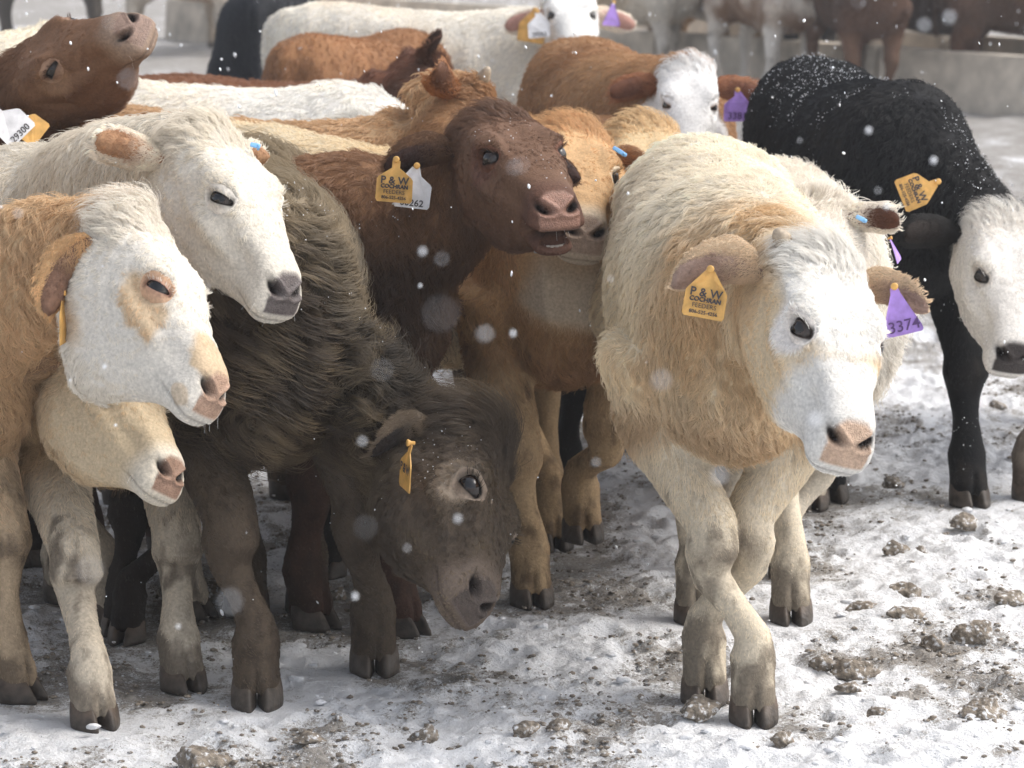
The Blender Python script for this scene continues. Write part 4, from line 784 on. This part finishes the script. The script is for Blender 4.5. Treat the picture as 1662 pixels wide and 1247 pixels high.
for i, (x, y, s, flat, lab) in enumerate(json.loads(r'''[[0.916,7.342,0.0318,0.75,"round brown clod alone right of the walking calf hind leg"],[0.984,7.369,0.0174,0.7,"small dark clod beside the round brown clod"],[0.701,6.206,0.0415,0.6,"large flat topped clod right of the front hoof"],[0.676,6.054,0.0238,0.5,"dark clod just below the large flat topped clod"],[0.785,6.78,0.0334,0.6,"grey crumbly clod left of the clod cluster"],[0.854,6.694,0.0369,0.6,"wide brown clod in the cluster at right"],[0.902,6.928,0.0355,0.8,"tall snowy clod at the head of the cluster"],[0.99,6.502,0.0358,0.7,"snow dusted clod near the right edge, largest of its pair"],[0.888,6.439,0.0279,0.7,"lumpy grey clod left of the snow dusted clod"],[0.914,5.908,0.043,0.5,"flat wide clod near the lower right corner"],[0.715,5.917,0.0233,0.5,"orange brown flat clod below the dark clod"],[0.509,5.715,0.0203,0.7,"clod close under the front hooves"],[0.362,5.873,0.0382,0.55,"snow crusted lump beside the front hoof of the walking calf"],[-0.164,5.711,0.0259,0.7,"brown clod at the bottom edge left of centre"],[-0.577,5.565,0.0504,0.6,"big clod cut by the bottom edge at left"],[0.022,5.744,0.0238,0.65,"speckled clod at the bottom edge in the centre"],[-0.399,6.909,0.0231,0.7,"dark clod between the curly calf legs"],[-0.681,6.868,0.0541,0.55,"dark dung heap behind the muddy white leg"],[0.632,6.246,0.0271,0.7,"snowy clod left of the large flat topped clod"],[1.118,7.621,0.0375,0.5,"straw brown clod below the black calf front hoof"],[1.113,6.809,0.0349,0.5,"flat tan clod at the right edge"],[1.02,8.204,0.0275,0.7,"small clod right of the black hind hoof"],[1.259,10.549,0.0519,0.7,"grey clod below the purple tag"],[1.478,9.394,0.0277,0.6,"clod under the white face at right"],[-0.383,5.682,0.028,0.5,"mud lump at the bottom left"],[0.087,5.778,0.025,0.5,"crusted lump right of the speckled clod"]]''')):
    h = ground_height(np.array([x]), np.array([y]))[0][0]
    o = mesh_obj('frozen_clod', clod_shape(s, 100 + i, flat), IF, M['clod']); o.location = (x, y, max(h, -.01) + s * flat * .35)
    tag(o, lab, 'clod', 'frozen clods lying on the snow')
def scatter(name, n, smin, smax, m, seed, flat, box, bias):
    rng = np.random.default_rng(seed); v0, f0 = ico(2 if n < 2000 else 1); VV = []; FF = []; o = 0
    xs = rng.uniform(box[0], box[1], n * 3); ys = box[2] + (box[3] - box[2]) * rng.random(n * 3) ** 1.3; h, md = ground_height(xs, ys); k = (md * bias > -.10 + .42 * rng.random(n * 3) * (1 if bias > 0 else .7))
    fts = np.array([ft[:2] for fr in FR for ft, _ in fr['feet']])
    k &= (np.hypot(xs[:, None] - fts[None, :, 0], ys[:, None] - fts[None, :, 1]).min(1) > .085)
    for x, y, hh in list(zip(xs[k], ys[k], h[k]))[:n]:
        s = smin + (smax - smin) * rng.random() ** 3.4; d = 1 + .75 * fbm(v0 * 1.9 + x * 90, int(x * 999) & 255, 3)
        VV.append(v0 * d[:, None] * np.array([s, s * rng.uniform(.6, 1), s * flat]) + np.array([x, y, hh + s * flat * .25])); FF += [(a + o, b + o, c + o) for a, b, c in f0]; o += len(v0)
    tag(mesh_obj(name, np.concatenate(VV), FF, m), kind='stuff')
scatter('mud_crumbs', 14000, .0009, .009, M['clod'], 21, .5, (-1.3, 1.6, 5.5, 10), 1)
M['snowlump'] = mat('snowlump', (.77, .775, .79), .8, bump=(150, .8, .006), noise=(40, .9, 1.05))
scatter('snow_lumps', 500, .003, .016, M['snowlump'], 22, .42, (-1.3, 1.6, 5.5, 8.5), -1)

# ------------------------------------------------------------------ concrete feed bunk along the far side
def bunk():
    a = np.array([3.9, 19.6]); b = np.array([-4.4, 30.5]); d = (b - a); Lh = np.linalg.norm(d); d /= Lh; nrm2 = np.array([-d[1], d[0]])
    if nrm2[1] < 0: nrm2 = -nrm2
    root = empty('feed_bunk', (a[0], a[1], 0)); tag(root, 'long low concrete feed bunk running behind the far cattle', 'feed bunk')
    prof = [(0, -.05), (.03, .37), (.24, .37), (.30, .16), (.62, .14), (.68, .44), (.80, .44), (.84, -.05)]
    seg = 2.35; n = int(Lh / seg)
    for i in range(n):
        s0, s1 = i * seg + .012, (i + 1) * seg - .012; bm = bmesh.new(); vs_ = []
        for s in (s0, s1): vs_.append([bm.verts.new((d[0] * s + nrm2[0] * q, d[1] * s + nrm2[1] * q, z)) for q, z in prof])
        for j in range(len(prof)): bm.faces.new((vs_[0][j], vs_[0][(j + 1) % len(prof)], vs_[1][(j + 1) % len(prof)], vs_[1][j]))
        bm.faces.new(vs_[0]); bm.faces.new(vs_[1][::-1]); bmesh.ops.recalc_face_normals(bm, faces=bm.faces); bmesh.ops.bevel(bm, geom=bm.edges[:], offset=.015, segments=2, affect='EDGES')
        me = bpy.data.meshes.new('concrete_block'); bm.to_mesh(me); bm.free(); me.materials.append(M['concrete']); link(bpy.data.objects.new('concrete_block', me), root)
bunk()

# ------------------------------------------------------------------ ear tags
def text_mesh(body, size, bold=0.):
    c = bpy.data.curves.new('t', 'FONT'); c.body = body; c.size = size; c.align_x = 'CENTER'; c.offset = bold; c.extrude = .0002; c.resolution_u = 3
    o = bpy.data.objects.new('t', c); COL.objects.link(o); dg = bpy.context.evaluated_depsgraph_get(); dg.update()
    me = bpy.data.meshes.new_from_object(o.evaluated_get(dg)); V = np.array([v.co[:] for v in me.vertices]) if len(me.vertices) else np.zeros((0, 3)); F = [tuple(p.vertices) for p in me.polygons]
    bpy.data.objects.remove(o); bpy.data.meshes.remove(me); return V, F
OUT = [(-.009, 0), (-.009, -.016), (-.037, -.036), (-.041, -.042), (-.042, -.088), (-.038, -.094), (.038, -.094), (.042, -.088), (.041, -.042), (.037, -.036), (.009, -.016), (.009, 0)]
PUR = [(-.008, 0), (-.010, -.012), (-.040, -.082), (-.042, -.092), (-.038, -.096), (.038, -.096), (.042, -.092), (.040, -.082), (.010, -.012), (.008, 0)]
def ear_tag(kind, loc, down, normal, scale, label, lines, stud='tag_orange', shape='bell', flip=False):
    R = np.array(loc); dn = nrm(np.array(down, float)); nz = np.array(normal, float); nz = nrm(nz - dn * (nz @ dn)); x = np.cross(-dn, nz)
    W = lambda px, py, pz: scale * (px * x - py * dn + pz * nz)
    root = empty('ear_tag', R); tag(root, label, 'ear tag', 'plastic ear tags hanging from calf ears')
    poly = OUT if shape == 'bell' else PUR; bm = bmesh.new(); bend = lambda y, xx: -.10 * (y + .05) ** 2 / .05 + .04 * xx * xx / .04
    # plate as thin strips so that it can bow a little
    f = [bm.verts.new(W(px, py, .0012 + bend(py, px))) for px, py in poly]; g = [bm.verts.new(W(px, py, -.0012 + bend(py, px))) for px, py in poly]
    bm.faces.new(f); bm.faces.new(g[::-1])
    for i in range(len(poly)): bm.faces.new((f[i], g[i], g[(i + 1) % len(poly)], f[(i + 1) % len(poly)]))
    bmesh.ops.triangulate(bm, faces=bm.faces[:]); bmesh.ops.recalc_face_normals(bm, faces=bm.faces)
    me = bpy.data.meshes.new('plate'); bm.to_mesh(me); bm.free(); me.materials.append(M[kind]); link(bpy.data.objects.new('plate', me), root)
    th = np.linspace(0, 2 * np.pi, NS, endpoint=False); rg = []
    for z, r in ((-.012, .004), (-.004, .004), (.002, .0075), (.004, .0075), (.0055, .006), (.0055, .002)): rg.append(np.array([W(r * math.cos(a), .004 + r * math.sin(a), z) for a in th]))
    v, fc = loft(rg); mesh_obj('stud', v, fc, M[stud], root)
    TV = []; TF = []; o = 0
    for body, size, y, bold, dx in lines:
        v, fc = text_mesh(body, size, bold)
        if not len(v): continue
        wv = np.array([W(a + dx, y + b, .0026 + bend(y + b, a + dx) + c) for a, b, c in v]); TV.append(wv); TF += [tuple(i + o for i in q) for q in fc]; o += len(v)
    if TV: mesh_obj('printing', np.concatenate(TV), TF, M['ink_purple' if kind == 'tag_purple' else 'ink'], root, smooth=False)
def blue_clip(loc, ax, normal, ln, label):
    a = nrm(np.array(ax, float)); n_ = np.array(normal, float); n_ = nrm(n_ - a * (n_ @ a)); b = np.cross(a, n_); root = empty('ear_clip', loc); tag(root, label, 'ear clip', 'pale blue clips in calf ears')
    v, f = loft([ring(a * ln * q, b, n_, w_, .002, .002, 4) for q, w_ in ((-.5, .002), (-.46, .0045), (0, .0052), (.46, .0045), (.5, .002))]); mesh_obj('clip_bar', v, f, M['tag_blue'], root)
    v, f = loft([ring(a * ln * .3 + n_ * q, a, b, w_, w_, w_) for q, w_ in ((-.012, .003), (.003, .003), (.004, .001))]); mesh_obj('clip_pin', v, f, M['tag_blue'], root)
for t_ in json.loads(r'''[{"kind":"tag_orange","loc":[0.359,5.62,0.912],"down":[-0.16,0.0,-1],"normal":[-0.18,-1,0.15],"scale":0.93,"label":"orange ear tag printed P & W in the walking cream calf ear","lines":[["P & W",0.0235,-0.0515,0.0005,0],["COCHRAN",0.0125,-0.0622,0.0003,0],["COCHRAN",0.0125,-0.0612,0.0002,0.0008],["FEEDERS",0.013,-0.0745,0.0,0],["806-525-4256",0.01,-0.0865,0.0002,0]]},
{"kind":"tag_purple","loc":[0.698,5.66,0.875],"down":[0.22,0,-1],"normal":[0.1,-1,0.1],"scale":0.92,"label":"purple ear tag numbered 3374 under the walking calf ear","lines":[["3374",0.033,-0.088,0.0002,0.004]],"shape":"bevel"},
{"kind":"tag_orange","loc":[-0.24,6.48,1.029],"down":[-0.08,0,-1],"normal":[-0.1,-1,0.1],"scale":0.92,"label":"orange ear tag printed P & W in the dark red calf ear","lines":[["P & W",0.0235,-0.0515,0.0005,0],["COCHRAN",0.0125,-0.0622,0.0003,0],["COCHRAN",0.0125,-0.0612,0.0002,0.0008],["FEEDERS",0.013,-0.0745,0.0,0],["806-525-4256",0.01,-0.0865,0.0002,0]]},
{"kind":"tag_white","loc":[-0.2,6.53,1.011],"down":[-0.14,0,-1],"normal":[0.25,-1,0.1],"scale":0.92,"label":"white ear tag ending 262 behind the red calf orange tag","lines":[["00262",0.022,-0.089,0.0003,0]]},
{"kind":"tag_orange","loc":[1.028,7.55,0.875],"down":[-1,0,-0.4],"normal":[-0.1,-1,0.2],"scale":1.0,"label":"orange ear tag on the black calf, turned sideways","lines":[["P & W",0.0235,-0.0515,0.0005,0],["COCHRAN",0.0125,-0.0622,0.0003,0],["COCHRAN",0.0125,-0.0612,0.0002,0.0008],["FEEDERS",0.013,-0.0745,0.0,0],["806-525-4256",0.01,-0.0865,0.0002,0]]},
{"kind":"tag_purple","loc":[0.812,6.66,0.845],"down":[0.4,0,-1],"normal":[0.95,-0.3,0.1],"scale":0.55,"label":"purple ear tag on the fluffy white calf, seen edge on","lines":[],"shape":"bevel"},
{"kind":"tag_orange","loc":[0.085,11.75,1.085],"down":[-0.15,0,-1],"normal":[-0.2,-1,0.1],"scale":1.25,"label":"orange ear tag on the big white cow","lines":[]},
{"kind":"tag_white","loc":[0.094,11.7,1.083],"down":[0.1,0,-1],"normal":[0.2,-1,0.1],"scale":1.0,"label":"white ear tag on the big white cow","lines":[["29262",0.022,-0.089,0.0003,0]]},
{"kind":"tag_purple","loc":[0.384,11.9,1.108],"down":[-0.1,0,-1],"normal":[0.5,-1,0.1],"scale":0.9,"label":"purple ear tag in the big white cow ear","lines":[],"shape":"bevel"},
{"kind":"tag_purple","loc":[0.662,9.2,0.974],"down":[-0.0,0,-1],"normal":[0.05,-1,0.1],"scale":0.95,"label":"purple ear tag under the orange calf with white face","lines":[["3381",0.03,-0.086,0.0003,0]]},
{"kind":"tag_orange","loc":[-0.2,5.97,0.526],"down":[-0.12,0,-1],"normal":[-0.95,-0.28,0.1],"scale":0.95,"label":"orange ear tag seen edge on beside the curly brown calf","lines":[["P & W",0.026,-0.0585,0.0007,0]]},
{"kind":"tag_white","loc":[-1.156,7.0,1.097],"down":[0.75,0,-0.75],"normal":[0.2,-1,0.4],"scale":0.95,"label":"white ear tag numbered 29300 on the brown lifted head","lines":[["29300",0.022,-0.089,0.0003,0]]},
{"kind":"tag_orange","loc":[-1.125,7.08,1.072],"down":[0.75,0,-0.55],"normal":[0.2,-1,0.4],"scale":0.8,"label":"orange tag peeking out behind the white 29300 tag","lines":[]},
{"kind":"tag_orange","loc":[-0.819,5.66,0.864],"down":[0.04,0,-1],"normal":[0.97,-0.12,0],"scale":0.95,"label":"ear tag seen edge on below the tan folded ear","lines":[]},
{"kind":"tag_purple","loc":[-0.583,6.1,0.663],"down":[0.2,0,-1],"normal":[0.3,-1,0],"scale":0.8,"label":"purple ear tag behind the tan muzzle","lines":[],"shape":"bevel"}]'''): ear_tag(**t_)
for t_ in json.loads(r'''[{"loc":[0.239,6.93,1.007],"ax":[0.8,0,-0.5],"normal":[0,-1,0.4],"ln":0.036,"label":"pale blue clip in the golden calf ear"},
{"loc":[0.752,6.7,0.883],"ax":[0.8,0,-0.4],"normal":[0,-1,0.4],"ln":0.026,"label":"pale blue clip in the dark ear of the fluffy white calf"},
{"loc":[-0.501,6.1,1.096],"ax":[1,0,-0.2],"normal":[0,-0.8,0.6],"ln":0.02,"label":"pale blue clip in the white calf far ear"},
{"loc":[-0.591,6.12,0.712],"ax":[0.3,0,-1],"normal":[0,-1,0.2],"ln":0.022,"label":"pale blue clip in the tan ear by the purple tag"}]'''): blue_clip(**t_)

# ------------------------------------------------------------------ falling snow
def snowfall():
    rng = np.random.default_rng(3); v0, f0 = ico(1); VV = []; FF = []; o = 0
    def add(c, s, st):
        nonlocal o
        d = nrm(np.array([.35, 0, -1.]) + rng.normal(0, .2, 3)); q = v0 * s * rng.uniform(.7, 1.2, 3); q = q + np.outer((q @ d) * st, d); VV.append(q + c); FF.extend((a + o, b + o, e + o) for a, b, e in f0); o += len(v0)
    for i in range(2600):
        Y = 6 + 17 * rng.random() ** 1.1 if i > 110 else rng.uniform(1.1, 6)
        hw = .2 * Y + .05; x = rng.uniform(-hw, hw); zc = 1.65 - Y * .168; z = zc + rng.uniform(-.15, .16) * Y
        if z < .05: continue
        add(np.array([x, Y, z]), (.0011 + .0027 * rng.random() ** 2) * (1 if Y > 6 else .8) * (1 + .35 * (Y > 10)), rng.uniform(0, 1.6) * (Y > 6))
    for c, s in json.loads(r'''[[[-0.022,0.95,1.512],0.0011],[[-0.043,1.9,1.408],0.0015],[[0.005,1.7,1.485],0.0013],[[-0.117,2.4,1.201],0.0021],[[-0.075,2.6,1.325],0.0024],[[0.342,3.0,1.392],0.003],[[0.262,2.0,1.545],0.003],[[0.278,2.0,1.55],0.003],[[0.361,3,1.319],0.0028],[[-0.059,1.4,1.421],0.0012],[[0.405,3,1.363],0.003]]'''): add(np.array(c), s, 0)
    tag(mesh_obj('falling_snow', np.concatenate(VV), FF, M['flake']), kind='stuff')
snowfall()

# ------------------------------------------------------------------ the snowy air
def haze():
    hm_ = bpy.data.materials.new('snowy_air'); hm_.use_nodes = True; n = hm_.node_tree.nodes; n.clear()
    v = n.new('ShaderNodeVolumePrincipled'); v.inputs['Color'].default_value = (.95, .97, 1, 1); v.inputs['Density'].default_value = HAZE; v.inputs['Anisotropy'].default_value = .2
    o = n.new('ShaderNodeOutputMaterial'); hm_.node_tree.links.new(v.outputs[0], o.inputs['Volume'])
    x0, x1, y0, y1, z0, z1 = -800, 800, -70, 1600, -1.2, 2.6
    V = [(x, y, z) for x in (x0, x1) for y in (y0, y1) for z in (z0, z1)]
    b = mesh_obj('haze', V, [(0, 1, 3, 2), (4, 6, 7, 5), (0, 4, 5, 1), (2, 3, 7, 6), (0, 2, 6, 4), (1, 5, 7, 3)], hm_, smooth=False); b['kind'] = 'stuff'
HAZE = .0026
haze()
